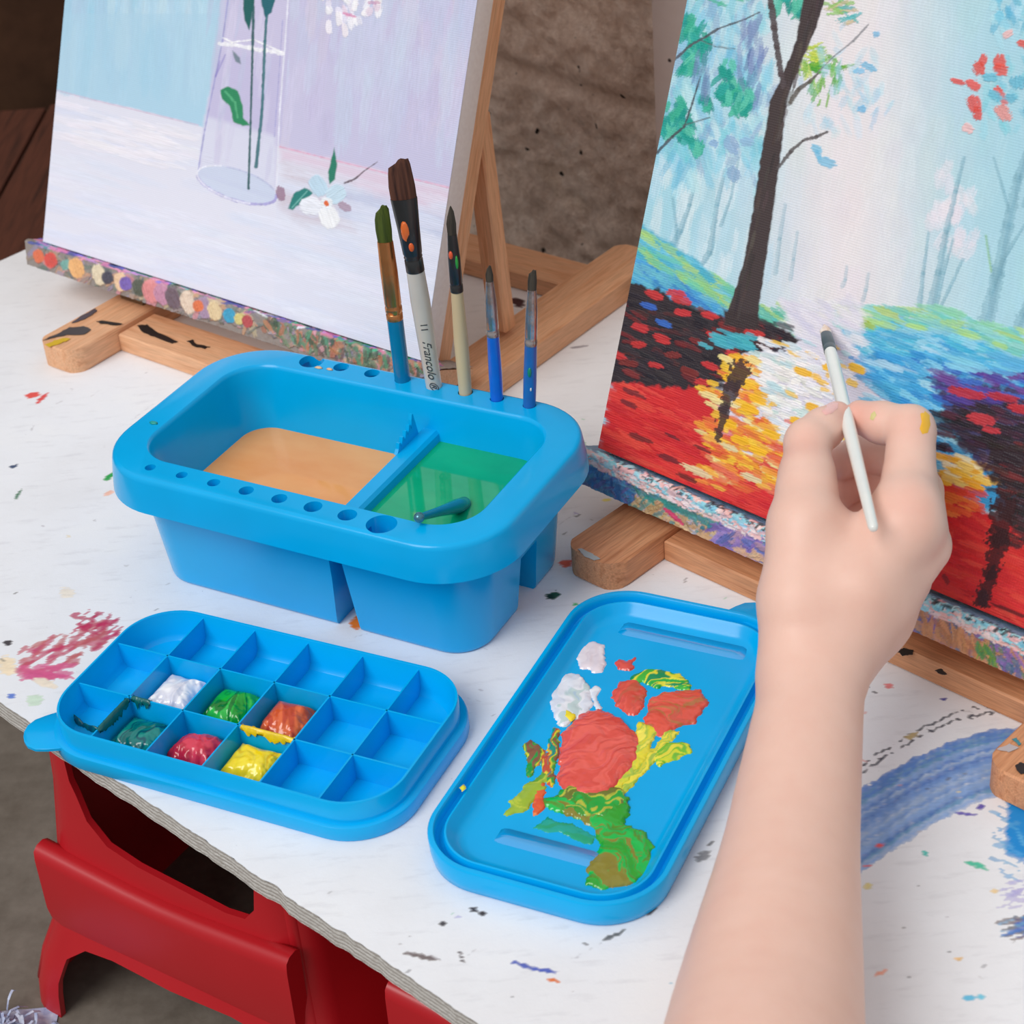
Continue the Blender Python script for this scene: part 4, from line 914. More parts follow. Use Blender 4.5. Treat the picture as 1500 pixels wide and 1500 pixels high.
    for x, y, L, W, an, c in ((1440, 88, 20, 14, 95, 0), (1434, 100, 22, 18, 60, 0), (1464, 90, 22, 18, 100, 0), (1466, 102, 26, 18, 10, 0), (1404, 120, 22, 8, 20, 0), (1426, 124, 24, 16, 30, 0), (1462, 133, 16, 12, 40, 0), (1469, 145, 22, 12, 70, 1), (1426, 152, 26, 22, 70, 0), (1432, 166, 22, 14, 80, 0), (1470, 165, 30, 20, 50, 2), (1418, 188, 18, 14, 20, 3), (1500, 65, 26, 12, 20, 0), (1476, 50, 18, 12, -40, 3), (1450, 113, 22, 14, 0, 4), (1458, 140, 26, 14, 30, 4), (1492, 120, 20, 30, 90, 4), (1480, 144, 20, 14, 0, 4), (1524, 100, 30, 18, 60, 0), (1508, 160, 20, 18, 60, 4)):
        P.dab(x, y, L, W, an, [(226, 84, 72), (220, 120, 120), (232, 150, 146), (240, 190, 190), (110, 190, 214)][c], .9, .8, .9, .3, 6)
    # hillside and ground
    P.poly([(930, 322), (975, 352), (1020, 382), (1060, 430), (1075, 500), (1000, 560), (880, 560)], (84, 180, 206), 1, 6, 1.2)
    for k in range(230):
        x = random.uniform(925, 1075); y = 335 + (x - 935) * .62 + random.uniform(0, 85)
        up_ = (y - (335 + (x - 935) * .62)) / 85
        P.dab(x, y, random.uniform(24, 54), random.uniform(6, 13), random.uniform(20, 48), random.choice([(150, 210, 140), (110, 200, 170), (80, 180, 206), (110, 196, 226), (176, 214, 120)] if up_ < .45 else [(60, 150, 210), (84, 170, 220), (50, 120, 196), (110, 190, 210), (90, 176, 200)]), .7, .8, .6, .5, 10)
    P.poly([(1090, 440), (1112, 444), (1140, 462), (1160, 482), (1176, 500), (1130, 505), (1096, 480)], (110, 190, 170), 1, 4, .6)
    for k in range(30): P.dab(random.uniform(1100, 1165), 450 + random.uniform(0, 40), random.uniform(20, 40), random.uniform(5, 9), 32, random.choice([(80, 180, 150), (130, 204, 180), (176, 210, 130), (100, 196, 190)]), .7, .8, .6)
    # right bank
    P.poly([(1215, 455), (1290, 462), (1380, 470), (1500, 500), (1540, 520), (1540, 640), (1400, 640), (1300, 600), (1250, 520)], (92, 190, 220), 1, 8, 1.2)
    for k in range(320):
        x = random.uniform(1225, 1540); q = random.random(); y = 452 + max(0, x - 1380) * .3 + q * 100
        cols = [(140, 210, 170), (176, 216, 130), (110, 204, 196), (150, 214, 206)] if q < .3 else [(84, 190, 222), (120, 206, 226), (60, 170, 216), (100, 180, 220), (150, 210, 230)] if q < .7 else [(60, 150, 214), (80, 170, 222), (56, 130, 206), (150, 200, 230)]
        P.dab(x, y, random.uniform(26, 70), random.uniform(6, 14), random.uniform(4, 28), random.choice(cols), .7, .8, .6, .5, 10)
    for x, y, c in ((1246, 462, (190, 200, 70)), (1262, 472, (170, 190, 60)), (1240, 456, (200, 214, 110)), (1300, 458, (190, 214, 120))): P.dab(x, y, 44, 12, 22, c, .8, .7, .6)
    # path: lavender-white, spreading into yellow/orange dabs
    P.poly([(1140, 436), (1180, 446), (1210, 466), (1240, 490), (1262, 530), (1300, 580), (1330, 640), (1350, 800), (1000, 800), (1020, 620), (1060, 540), (1110, 500), (1172, 500), (1160, 468)], (226, 220, 232), 1, 6, 1.0)
    for k in range(170): P.dab(random.uniform(1150, 1260), random.uniform(445, 560), random.uniform(24, 56), random.uniform(8, 16), random.uniform(10, 60), random.choice([(232, 228, 238), (222, 216, 232), (236, 232, 236), (214, 210, 230)]), .5, .7, .5, .6, 5)
    # lower right: blue into violet, black, red
    P.poly([(1262, 520), (1330, 548), (1420, 560), (1540, 560), (1540, 760), (1400, 740), (1340, 640)], (60, 160, 216), 1, 10, 1.4)
    for k in range(260):
        x = random.uniform(1255, 1420); y = random.uniform(510, 690); 
        if x < 1255 + (y - 510) * .3: continue
        P.dab(x, y, random.uniform(22, 60), random.uniform(6, 13), random.uniform(10, 40), random.choice([(66, 168, 222), (90, 184, 228), (50, 146, 210), (130, 204, 234), (176, 220, 238), (60, 150, 200)]), .75, .8, .7, .45, 10)
    # big red field
    P.poly([(905, 548), (960, 555), (1046, 558), (1056, 600), (1066, 660), (1130, 690), (1200, 690), (1330, 690), (1395, 700), (1420, 740), (1560, 800), (1560, 1000), (860, 760)], (212, 44, 48), 1, 8, 2)
    def inband(x): return 655 + (x - 880) * .434
    for k in range(800):
        x = random.uniform(870, 1540); y0 = 560 if x < 980 else 600 + (x - 980) * .25; y1 = inband(x) + 14
        y = y0 + (y1 - y0) * random.random() ** .8
        if x > 1340: y = random.uniform(740 + (x - 1340) * .2, y1)
        P.dab(x, y, random.uniform(30, 80), random.uniform(6, 13), random.uniform(16, 34), random.choice([(224, 48, 50), (230, 62, 56), (212, 42, 48), (234, 80, 64), (220, 56, 52), (202, 38, 44)]), .7, .8, .8, .45, 8)
    # dark bank at the left
    P.poly([(922, 412), (965, 425), (1010, 450), (1060, 466), (1110, 474), (1160, 488), (1172, 500), (1140, 512), (1085, 520), (1060, 560), (1010, 570), (960, 566), (890, 560), (905, 480)], (54, 44, 48), 1, 5, 1.6)
    for k in range(170):
        x = random.uniform(895, 1150); y = 425 + (x - 900) * .2 + random.uniform(0, 115 if x < 1080 else 40)
        P.dab(x, y, random.uniform(20, 44), random.uniform(5, 11), random.uniform(8, 34), random.choice([(48, 40, 46), (62, 50, 54), (40, 34, 40), (84, 44, 44), (120, 40, 42)]), .75, .8, .7, .4, 6)
    for x, y, c in ((958, 432, 0), (998, 440, 0), (1000, 458, 0), (950, 448, 2), (972, 474, 2), (1040, 462, 0), (938, 480, 0), (970, 496, 0), (935, 505, 0), (1020, 500, 3), (1048, 492, 0), (1105, 488, 0), (1085, 496, 1), (1096, 508, 1), (1060, 505, 1), (960, 535, 0), (985, 520, 3), (1040, 536, 0), (905, 520, 0), (925, 548, 3), (1010, 545, 3), (990, 430, 0), (1064, 478, 3), (920, 532, 3), (1075, 520, 0), (1030, 560, 0)):
        P.dab(x, y, random.uniform(24, 34), random.uniform(9, 14), random.uniform(4, 26), [(206, 56, 58), (76, 176, 196), (56, 104, 190), (130, 48, 46)][c], .9, .6, .9, .3, 6)
    for k in range(24): P.dab(1078 + random.gauss(0, 18), 500 + random.gauss(0, 8), 26, 7, 22, (74, 176, 190), .8, .7, .9)
    # glowing path lower part
    for k in range(420):
        q = random.random(); y = 520 + q * 190; cx = 1110 + (y - 520) * .18; x = cx + random.gauss(0, 44 + q * 34)
        if x < 1025 or (x < 1060 and y < 560): continue
        wht = abs(x - (1150 + (y - 520) * .2)) < 42
        c = random.choice([(246, 240, 236), (240, 236, 230), (226, 226, 214), (250, 246, 240), (206, 226, 220)]) if wht and y < 660 else random.choice([(248, 186, 44), (250, 200, 60), (244, 160, 50), (240, 140, 60), (246, 226, 150), (236, 110, 60)])
        P.dab(x, y, random.uniform(14, 40), random.uniform(6, 13), random.uniform(12, 34), c, .85, .6, 1, .35, 8)
    for k in range(90):
        P.dab(random.uniform(1120, 1250), random.uniform(500, 640), random.uniform(14, 34), random.uniform(5, 10), random.uniform(12, 34), random.choice([(248, 244, 244), (236, 236, 240), (214, 224, 230), (250, 200, 80), (190, 220, 226)]), .8, .6, 1, .35, 6)
    for k in range(80):
        y = random.uniform(620, 720); P.dab(random.uniform(1030, 1180), y, random.uniform(20, 44), random.uniform(6, 11), random.uniform(16, 34), random.choice([(244, 150, 60), (238, 110, 60), (228, 80, 56), (250, 190, 70), (236, 120, 90)]), .7, .7, 1, .4, 8)
    for x, y in ((1218, 540), (1176, 545), (1192, 598), (1256, 540), (1110, 585), (1086, 545), (1072, 556), (1130, 636), (1170, 618), (1098, 600), (1066, 620), (1084, 645), (1110, 660)): P.dab(x, y, 30, 13, 20, (250, 190, 36), .95, .5, 1, .3, 4)
    for k in range(34): P.dab(random.gauss(1412, 22), random.gauss(690, 14), random.uniform(20, 40), random.uniform(8, 12), 18, random.choice([(250, 196, 60), (248, 214, 110), (244, 176, 50), (250, 236, 190)]), .9, .6, 1, .35, 6)
    for k in range(30): P.dab(random.uniform(1375, 1430), random.uniform(715, 750), random.uniform(24, 50), 10, 20, random.choice([(236, 96, 50), (226, 70, 50), (240, 130, 60)]), .8, .7, 1)
    for x, y, L, W in ((1020, 690, 50, 11), (1068, 655, 30, 9), (1100, 700, 36, 9), (1150, 715, 30, 8)): P.dab(x, y, L, W, 24, (234, 220, 170), .8, .8, 1)
    # dark strokes in the red
    for x, y, L, W in ((928, 576, 38, 9), (922, 592, 28, 8), (938, 642, 40, 10), (980, 672, 36, 9), (1006, 700, 34, 8), (1030, 658, 30, 6), (985, 640, 26, 5), (1010, 735, 30, 6)): P.dab(x, y, L, W, 24, (96, 40, 42), .8, .8, .8)
    # violet-black bank on the right with its long reflection
    P.poly([(1372, 545), (1420, 560), (1480, 566), (1560, 580), (1560, 720), (1500, 716), (1450, 690), (1412, 660), (1385, 600)], (66, 50, 90), .95, 10, 3)
    for k in range(200):
        x = random.uniform(1372, 1545); y = random.uniform(540, 660); 
        cols = [(84, 60, 150), (60, 48, 110), (110, 70, 150), (60, 100, 190)] if y < 590 else [(44, 36, 44), (60, 44, 60), (30, 28, 34), (84, 40, 56)]
        P.dab(x, y, random.uniform(24, 56), random.uniform(6, 12), random.uniform(8, 28), random.choice(cols), .75, .8, .8, .4, 8)
    for k in range(20): P.dab(random.uniform(1400, 1540), random.uniform(525, 545), 50, 9, 14, random.choice([(90, 180, 226), (130, 204, 234)]), .7, .7, .7)
    for x, y, L, W in ((1416, 576, 62, 15), (1470, 582, 50, 13), (1438, 614, 46, 18), (1500, 600, 50, 14), (1452, 630, 30, 10)): P.dab(x, y, L, W, 12, (190, 50, 62), .92, .6, .9, .3)
    P.poly([(1440, 650), (1560, 640), (1560, 800), (1500, 792), (1470, 760), (1456, 700)], (50, 38, 42), .95, 8, 3)
    for k in range(90): P.dab(random.uniform(1455, 1545), random.uniform(650, 800), random.uniform(20, 50), random.uniform(6, 11), random.uniform(10, 30), random.choice([(46, 36, 40), (70, 40, 44), (36, 30, 34), (110, 44, 46)]), .8, .8, .8, .4)
    P.line([(1470, 740), (1464, 790), (1452, 840), (1438, 880)], [34, 30, 20, 20], (60, 34, 38), .9, .9); P.dab(1440, 876, 30, 16, 90, (56, 32, 36), .9)
    P.dab(1385, 848, 18, 8, 60, (120, 30, 38), .8); P.dab(1480, 895, 60, 5, 22, (80, 30, 36), .8); P.dab(1430, 650, 36, 9, 18, (70, 40, 60), .7)
    # reflection of the near trunk
    P.line([(1084, 540), (1074, 566), (1062, 600), (1052, 640)], [26, 22, 16, 12], (66, 48, 50), .92, .9)
    # the near tree
    P.poly([(1186, -60), (1214, -60), (1208, 0), (1196, 40), (1172, 95), (1152, 146), (1142, 240), (1134, 300), (1122, 380), (1108, 476), (1063, 462), (1070, 446), (1088, 390), (1104, 300), (1116, 220), (1128, 150), (1146, 112), (1166, 60)], (70, 58, 58), 1, 2, .35, .6)
    P.poly([(1060, 452), (1112, 462), (1112, 482), (1060, 476)], (62, 50, 50), 1, 4, .8)
    for k in range(60):
        q = random.random(); x = 1200 - q * 118 + random.uniform(-6, 6); y = q * q * 160 + q * 300
        P.dab(x, y, 34, 5, 104, random.choice([(90, 76, 74), (58, 48, 50), (74, 62, 60)]), .5, .8, .6)
    P.line([(1128, -40), (1130, 10), (1134, 40), (1138, 70), (1144, 108), (1148, 124)], [8, 9, 9, 8, 9, 10], (84, 72, 74), .95, .5)
    P.line([(1158, 150), (1170, 130), (1186, 120), (1198, 108)], [6, 6, 5, 3], (96, 88, 80), .9, .6); P.line([(1198, 106), (1222, 82), (1250, 60), (1272, 36)], [2, 2, 3, 2], (130, 130, 136), .8, .8)
    P.line([(1140, 246), (1158, 222), (1176, 206), (1196, 200), (1212, 193)], [5, 5, 4, 5, 3], (88, 80, 80), .9, .8)
    P.line([(962, 224), (985, 200), (1002, 186), (1014, 152), (1026, 112)], [4, 4, 3, 3, 1.6], (74, 76, 84), .9, .7); P.line([(1000, 184), (1040, 172)], 2, (90, 96, 100), .8)
    P.line([(985, 90), (1012, 66), (1034, 54), (1052, 42), (1092, 28), (1112, 18)], [3, 4, 4, 3, 2, 2], (84, 84, 92), .9, .7); P.line([(1028, 60), (1048, 68), (1076, 72)], 1.8, (96, 100, 104), .8)
    return P
canvas('flower_painting', -39.57, -.5152, .4003, .056, 22.0, .50, pic_vase, 'canvas painted with a glass vase and white blossoms on pale lavender, on the left easel', .27)
canvas('forest_painting', -46.25, .0535, .400, .030, 20.5, .50, pic_forest, 'canvas painted with a red, black and turquoise misty forest path, on the right easel', .335)

# ================================================================== BRUSHES
white_h = plain('pale_grey_lacquer', (214, 208, 200), (200, 194, 186), .3, .5, .3, scale=30)
raw_h = plain('bare_wood_handle', (216, 196, 160), (196, 172, 134), .5, .3, scale=40, stretch=(1, 1, .15))
teal_h = plain('teal_blue_lacquer', (0, 128, 176), (4, 116, 166), .25, .5, .3)
blue_h = plain('bright_blue_lacquer', (16, 110, 224), (24, 100, 208), .25, .5, .3)
black_f = plain('black_ferrule', (34, 36, 38), (24, 26, 28), .28, .6, .3)
copper_f = plain('copper_ferrule', (214, 150, 96), (190, 120, 70), .25, .5, 0, .85, scale=50, bumps=.3)
silver_f = plain('silver_ferrule', (196, 188, 186), (150, 140, 138), .22, .5, 0, .85, scale=90, bumps=.5)
def hair(name, c1, c2): return plain(name, c1, c2, .7, .2, scale=420, bumps=.8, stretch=(1, 1, .04))
hair_br = hair('brown_bristle', (104, 66, 52), (54, 34, 30)); hair_gr = hair('green_stained_bristle', (96, 110, 44), (60, 74, 34)); hair_dk = hair('dark_bristle', (84, 76, 66), (50, 46, 42))
def brush(label, p0, axis, wdir, secs, group=None, name='paintbrush'):
    """secs: list of (part, material, [(s, half width, half thickness), ...]); s in metres along the axis from p0"""
    axis = axis / np.linalg.norm(axis); wd = wdir - axis * (wdir @ axis); wd /= np.linalg.norm(wd); td = np.cross(axis, wd)
    root = empty(name, p0); root.matrix_world = frame(p0, wd, td, axis); tag(root, label, 'paintbrush', group)
    for part, mat, prof in secs:
        n = 24; rings = []
        for s_, a, b_ in prof: rings.append([(a * math.cos(q), b_ * math.sin(q), s_) for q in np.linspace(0, 2 * PI, n, endpoint=False)])
        V, F = loft(rings)
        if part == 'bristles':
            V = [tuple(v) for v in V]; L_ = prof[-1][0] - prof[0][0]; top_s = prof[-1][0]
            W_ = prof[0][1]
            V = [(v[0], v[1], v[2] + (0 if v[2] < top_s - L_ * .3 else (.10 * L_ * math.sin(v[0] / W_ * 5.3 + 1) * .5 + .16 * L_ * (v[0] / W_)))) for v in V]
        o = mesh_obj(part, V, F, mat, root); smooth_angle(o, 55)
    return root
RIMH = .0952
def hole(u_): return BO + BU * u_ + BV * .0768 + Z * RIMH
def lean(u_, tipx, tipy, n=np.array([0, 1.0, 0])):
    """axis through the hole towards the seen tip, lying in the upright plane through the hole; starts on the table"""
    h = hole(u_); tip = on_plane(tipx, tipy, h, n); ax = tip - h; L = np.linalg.norm(ax); ax /= L
    below = (h[2] - .0012) / ax[2]; return h - ax * below, ax, below + L, L
cw = CAM_R

# 1 teal flat brush
p, ax, L, q = lean(-.0031, 558, 305)
brush('teal-handled brush with a copper ferrule and green bristles, leftmost in the basin rim', p, ax, cw, [
 ('handle', teal_h, [(0, .0030, .0030), (.06, .0052, .0052), (L - q * .64, .0052, .0052), (L - q * .62, .0048, .0048)]),
 ('ferrule', copper_f, [(L - q * .632, .0053, .0053), (L - q * .60, .0054, .0054), (L - q * .595, .0049, .0049), (L - q * .585, .0055, .0055), (L - q * .56, .0055, .0055), (L - q * .55, .0050, .0050), (L - q * .54, .0054, .0052), (L - q * .35, .0055, .0042), (L - q * .185, .0050, .0026)]),
 ('bristles', hair_gr, [(L - q * .19, .0046, .0022), (L - q * .12, .0051, .0026), (L - q * .04, .0048, .0020), (L, .0036, .0012)])])
# 2 big flat brush with lettering
p, ax, L, q = lean(.0204, 583, 238)
b2 = brush('largest brush in the basin rim, grey-white handle, black ferrule, flat brown bristles', p, ax, cw, [
 ('handle', white_h, [(0, .0032, .0032), (.06, .0050, .0050), (.10, .0053, .0053), (L - q * .6, .0062, .0062), (L - q * .45, .0056, .0056)]),
 ('ferrule', black_f, [(L - q * .465, .0058, .0058), (L - q * .415, .0058, .0058), (L - q * .41, .0053, .0053), (L - q * .402, .0059, .0058), (L - q * .395, .0055, .0054), (L - q * .385, .0060, .0058), (L - q * .27, .0070, .0048), (L - q * .15, .0083, .0034)]),
 ('bristles', hair_br, [(L - q * .155, .0080, .0030), (L - q * .10, .0081, .0032), (L - q * .03, .0072, .0026), (L, .0064, .0016)])])
# 3 bare wood brush
p, ax, L, q = lean(.0436, 659, 305)
b3 = brush('bare-wood-handled thin brush with a black ferrule, third from left in the basin rim', p, ax, cw, [
 ('handle', raw_h, [(0, .0026, .0026), (.06, .0038, .0038), (L - q * .7, .0046, .0046), (L - q * .42, .0037, .0037)]),
 ('ferrule', black_f, [(L - q * .435, .0041, .0041), (L - q * .40, .0041, .0041), (L - q * .395, .0037, .0037), (L - q * .385, .0041, .0041), (L - q * .25, .0038, .0034), (L - q * .135, .0029, .0022)]),
 ('bristles', hair_dk, [(L - q * .14, .0027, .0020), (L - q * .08, .0030, .0020), (L - q * .03, .0022, .0014), (L, .0008, .0006)])])
# 4, 5 small blue brushes
p, ax, L, q = lean(.0664, 716, 391)
brush('plain bright-blue-handled small brush with a silver ferrule, second from right in the rim', p, ax, cw, [
 ('handle', blue_h, [(0, .0022, .0022), (.06, .0036, .0036), (.112, .0043, .0043), (L - q * .5, .0038, .0038)]),
 ('ferrule', silver_f, [(L - q * .51, .0040, .0040), (L - q * .48, .0040, .0040), (L - q * .475, .0036, .0036), (L - q * .45, .0039, .0039), (L - q * .25, .0036, .0034), (L - q * .105, .0024, .0018)]),
 ('bristles', hair_dk, [(L - q * .11, .0022, .0016), (L - q * .06, .0024, .0014), (L, .0014, .0006)])], 'small blue brushes standing in the basin rim')
p, ax, L, q = lean(.0896, 780, 398)
b5 = brush('blue-handled small brush flecked with green paint, rightmost in the basin rim', p, ax, cw, [
 ('handle', plain('mid_blue_lacquer', (30, 110, 190), (40, 96, 170), .3, .5, .2), [(0, .0022, .0022), (.06, .0036, .0036), (.112, .0042, .0042), (L - q * .52, .0038, .0038)]),
 ('ferrule', silver_f, [(L - q * .535, .0040, .0040), (L - q * .505, .0040, .0040), (L - q * .50, .0036, .0036), (L - q * .47, .0039, .0039), (L - q * .28, .0037, .0034), (L - q * .13, .0028, .0020)]),
 ('bristles', hair_dk, [(L - q * .135, .0026, .0018), (L - q * .07, .0028, .0018), (L, .0022, .0010)])], 'small blue brushes standing in the basin rim')
def drop(parent, s_, w_, L, W, col, off=.0052, nm='paint_drop', lab=None):
    V, F = loft([[(w_ + L * .5 * math.cos(a) * 1.0, -off, s_ + W * .5 * math.sin(a)) for a in np.linspace(0, 2 * PI, 14, endpoint=False)],
                 [(w_ + L * .32 * math.cos(a), -off - .0010, s_ + W * .36 * math.sin(a)) for a in np.linspace(0, 2 * PI, 14, endpoint=False)]])
    V = [(x, -y if parent.get('_f') else y, z) for x, y, z in V]
    o = mesh_obj(nm, V, F, plain('wet_%d_%d_%d' % col, col, None, .2), parent)
    bm = bmesh.new(); bm.from_mesh(o.data); bmesh.ops.recalc_face_normals(bm, faces=bm.faces[:]); bm.to_mesh(o.data); bm.free()
    if lab: o['label'] = lab
    return o
def front_sign(root):
    M = root.matrix_world; td = np.array([M[0][1], M[1][1], M[2][1]]); return -1 if td @ CAM_D > 0 else 1
def part_of(root, nm): return [c for c in root.children if c.name.split('.')[0] == nm][0]
def put_drop(root, s_, w_, L, W, col, off, lab=None):
    sg = front_sign(root)
    o = drop(root, s_, w_, L, W, col, off, lab=lab); o.parent = part_of(root, 'ferrule' if s_ > .16 or root is b3 else 'handle')
    if sg > 0: o.data.transform(Matrix.Scale(-1, 4, (0, 1, 0))); o.data.flip_normals()
bpy.context.view_layer.update()
L2_ = lean(.0204, 583, 238)[2]; L3_ = lean(.0436, 659, 305)[2]; L5_ = lean(.0896, 780, 398)[2]
put_drop(b2, L2_ - .044, -.0016, .0062, .016, (226, 110, 50), .0040, 'orange paint blob'); put_drop(b2, L2_ - .054, .0004, .0040, .007, (232, 100, 44), .0048)
put_drop(b3, L3_ - .030, -.0016, .0030, .006, (230, 90, 50), .0026, 'orange-red paint blob'); put_drop(b3, L3_ - .035, .0016, .0022, .010, (50, 160, 70), .0028, 'green paint blob')
put_drop(b5, .120, -.0004, .0028, .008, (20, 140, 110), .0036, 'green paint fleck'); put_drop(b5, .108, .0006, .0014, .003, (220, 224, 226), .0036)
def lettering(txt, root, s_, w_, size, off, rot):
    cu = bpy.data.curves.new('lettering', 'FONT'); cu.body = txt; cu.size = size; cu.extrude = .00008; cu.align_x = 'CENTER'; cu.align_y = 'CENTER'; cu.shear = .45 if len(txt) > 3 else 0
    o = bpy.data.objects.new('lettering', cu); C.objects.link(o); bpy.context.view_layer.update()
    me = bpy.data.meshes.new_from_object(o.evaluated_get(bpy.context.evaluated_depsgraph_get())); bpy.data.objects.remove(o, do_unlink=True)
    o = bpy.data.objects.new('lettering', me); C.objects.link(o); me.materials.clear(); me.materials.append(plain('ink', (50, 54, 60), None, .5)); o.parent = part_of(root, 'handle')
    sg = front_sign(root)
    # text plane faces the viewer: text x -> ..., text y -> ...
    c_, s2 = math.cos(rot), math.sin(rot)
    out = np.array([0, sg * 1.0, 0]); ux = np.array([c_, 0, s2]);
    if np.cross(ux, np.cross(out, ux)) @ out < 0: pass
    uy = np.cross(out, ux)
    o.matrix_local = frame(np.array([w_, sg * off, s_]), ux, uy, out); return o
# reading downwards along the handle
hb_ = lean(.0204, 583, 238)[2] * 0 + (RIMH / 1.0)
lettering('Francolo \u00ae', b2, .1125, .0002, .0078, .0056, -PI / 2); lettering('11', b2, .1400, .0002, .0064, .0059, -PI / 2)
# round-ended rod dipping over the rim into the green water
pa = at(614, 758, .1005); pb_ = at(682, 738, .0655)
d = pb_ - pa; L = np.linalg.norm(d); teal_r = plain('wet_teal_plastic', (20, 112, 140), (30, 126, 146), .15, .6, .4)
rt = empty('stirring_rod', pa); dn = d / L; wx = np.cross(dn, Z); wx /= np.linalg.norm(wx); rt.matrix_world = frame(pa, wx, np.cross(dn, wx), dn)
tag(rt, 'short wet teal rod resting on the basin rim and dipping into the green water', 'rod')
V, F = loft([[(r_ * math.cos(q), r_ * math.sin(q), s_) for q in np.linspace(0, 2 * PI, 20, endpoint=False)] for s_, r_ in ((-.0005, .0008), (.0, .0016), (.001, .0021), (.004, .0022), (L * .4, .0030), (L * .8, .0046), (L - .003, .0048), (L - .001, .0040), (L, .002))])
mesh_obj('shaft', V, F, teal_r, rt)
bm = bmesh.new(); bmesh.ops.create_uvsphere(bm, u_segments=18, v_segments=12, radius=.0032); me = bpy.data.meshes.new('ball_end'); bm.to_mesh(me); bm.free()
o = bpy.data.objects.new('ball_end', me); C.objects.link(o); me.materials.append(plain('teal_metal', (90, 150, 160), (60, 120, 140), .2, .5, .3, .5)); me.polygons.foreach_set('use_smooth', [True] * len(me.polygons)); o.parent = rt

# ================================================================== WET PAINT
PAINT_M = vcol_mat('wet_paint', .2, .5, 0, .35, .0010, .3)
def wet(name, outline, z0, hmax, cols, label, ang=30, scl=1.0, edge=.003, ridge=.5, step=.0006, seed=1, clip=None, group=None, thr=0.0, nz=.0022, peaks=(), grow=1.28):
    """raised blob of paint: outline in photo pixels laid on the plane z=z0; cols = [(r,g,b), ...] swirled together"""
    W_ = np.array([at(x, y, z0 + hmax * .4)[:2] for x, y in outline]); c0 = W_.mean(0)
    if clip is not None: W_ = c0 + (W_ - c0) * grow
    x0, y0 = W_.min(0) - .004; x1, y1 = W_.max(0) + .004
    gx = np.arange(x0, x1, step); gy = np.arange(y0, y1, step); Xg, Yg = np.meshgrid(gx, gy, indexing='ij')
    d = sdf_poly(Xg, Yg, W_) + (fbm(Xg * 260, Yg * 260, seed, 3) - .5) * nz * 2
    if clip is not None:
        cx, cy, hx, hy, yaw = clip; a = math.radians(yaw)
        lx = (Xg - cx) * math.cos(a) + (Yg - cy) * math.sin(a); ly = -(Xg - cx) * math.sin(a) + (Yg - cy) * math.cos(a)
        d = np.minimum(d, np.minimum(hx - np.abs(lx), hy - np.abs(ly)))
    t_ = math.radians(ang); p = (Xg * math.cos(t_) + Yg * math.sin(t_)) * scl; q = (-Xg * math.sin(t_) + Yg * math.cos(t_)) * scl
    wx = (fbm(Xg * 70 * scl, Yg * 70 * scl, seed + 3, 3) - .5) * .026
    n1 = fbm((p + wx) * 70, (q + wx * .7) * 170, seed + 5, 3); n2 = fbm(Xg * 110 * scl, Yg * 110 * scl, seed + 9, 3)
    rd = 1 - np.abs(n1 * 2 - 1)
    prof = np.clip(1 - np.exp(-np.maximum(d, 0) / edge), 0, 1)
    hgt = hmax * prof * (1 - ridge + ridge * (.55 * rd + .75 * n2))
    for (px, py, rr, hh) in peaks:
        P = at(px, py, z0 + hh * .6)[:2]; hgt = hgt + hh * np.exp(-((Xg - P[0]) ** 2 + (Yg - P[1]) ** 2) / rr ** 2) * (prof > 0)
    ok = d > thr
    hgt = np.where(ok, hgt, 0)
    i, j = np.where(ok[:-1, :-1] & ok[1:, :-1] & ok[1:, 1:] & ok[:-1, 1:])
    if len(i) == 0: return None
    m = Xg.shape[1]; quads = np.stack([i * m + j, (i + 1) * m + j, (i + 1) * m + j + 1, i * m + j + 1], -1)
    used = np.unique(quads); remap = -np.ones(Xg.size, int); remap[used] = np.arange(len(used)); quads = remap[quads]
    # border vertices drop down onto the palette
    cnt = np.bincount(quads.ravel(), minlength=len(used)); zed = (z0 + hgt).ravel()[used]; zed = np.where(cnt < 4, z0 - .0002, zed)
    V = np.stack([Xg.ravel()[used] - c0[0], Yg.ravel()[used] - c0[1], zed - z0], -1)
    o = big_mesh(name, V, quads, PAINT_M); o.location = (c0[0], c0[1], z0)
    cs = [s2l(c) for c in cols]; f = np.clip((fbm((p + wx) * 45, (q + wx) * 260, seed + 21, 3) - .28) / .44, 0, .999) * len(cs)
    k = np.clip(f.astype(int), 0, len(cs) - 1); fr = np.clip((f - k - .75) * 4, 0, 1)[..., None]; ca = np.array(cs)
    col = ca[k] * (1 - fr) + ca[np.minimum(k + 1, len(cs) - 1)] * fr
    set_col(o, col.reshape(-1, 3)[used], (n1 * .8 + n2 * .5).ravel()[used])
    tag(o, label, 'paint', group); return o
def cell(i, j):
    """clip box of a well: i = column -3..2 (left to right), j = row -1 front, 0 middle, 1 back"""
    c_ = T1 + U1 * CA * (i + .5) + V1 * CB * j; return (c_[0], c_[1], CA / 2 - .0007, CB / 2 - .0007, Y1)
FZ = .0051
wet('white_paint', [(214, 1012), (232, 996), (250, 985), (268, 975), (286, 972), (302, 982), (300, 998), (282, 1014), (270, 1034), (240, 1030), (222, 1028), (206, 1020)], FZ, .0115, [(240, 240, 246), (250, 250, 252), (226, 226, 236)], 'dollop of white paint in the grid palette', 60, .55, .004, .55, seed=2, clip=cell(-2, 0), peaks=((262, 972, .0016, .011), (298, 984, .003, .006), (212, 1000, .0025, .008)))
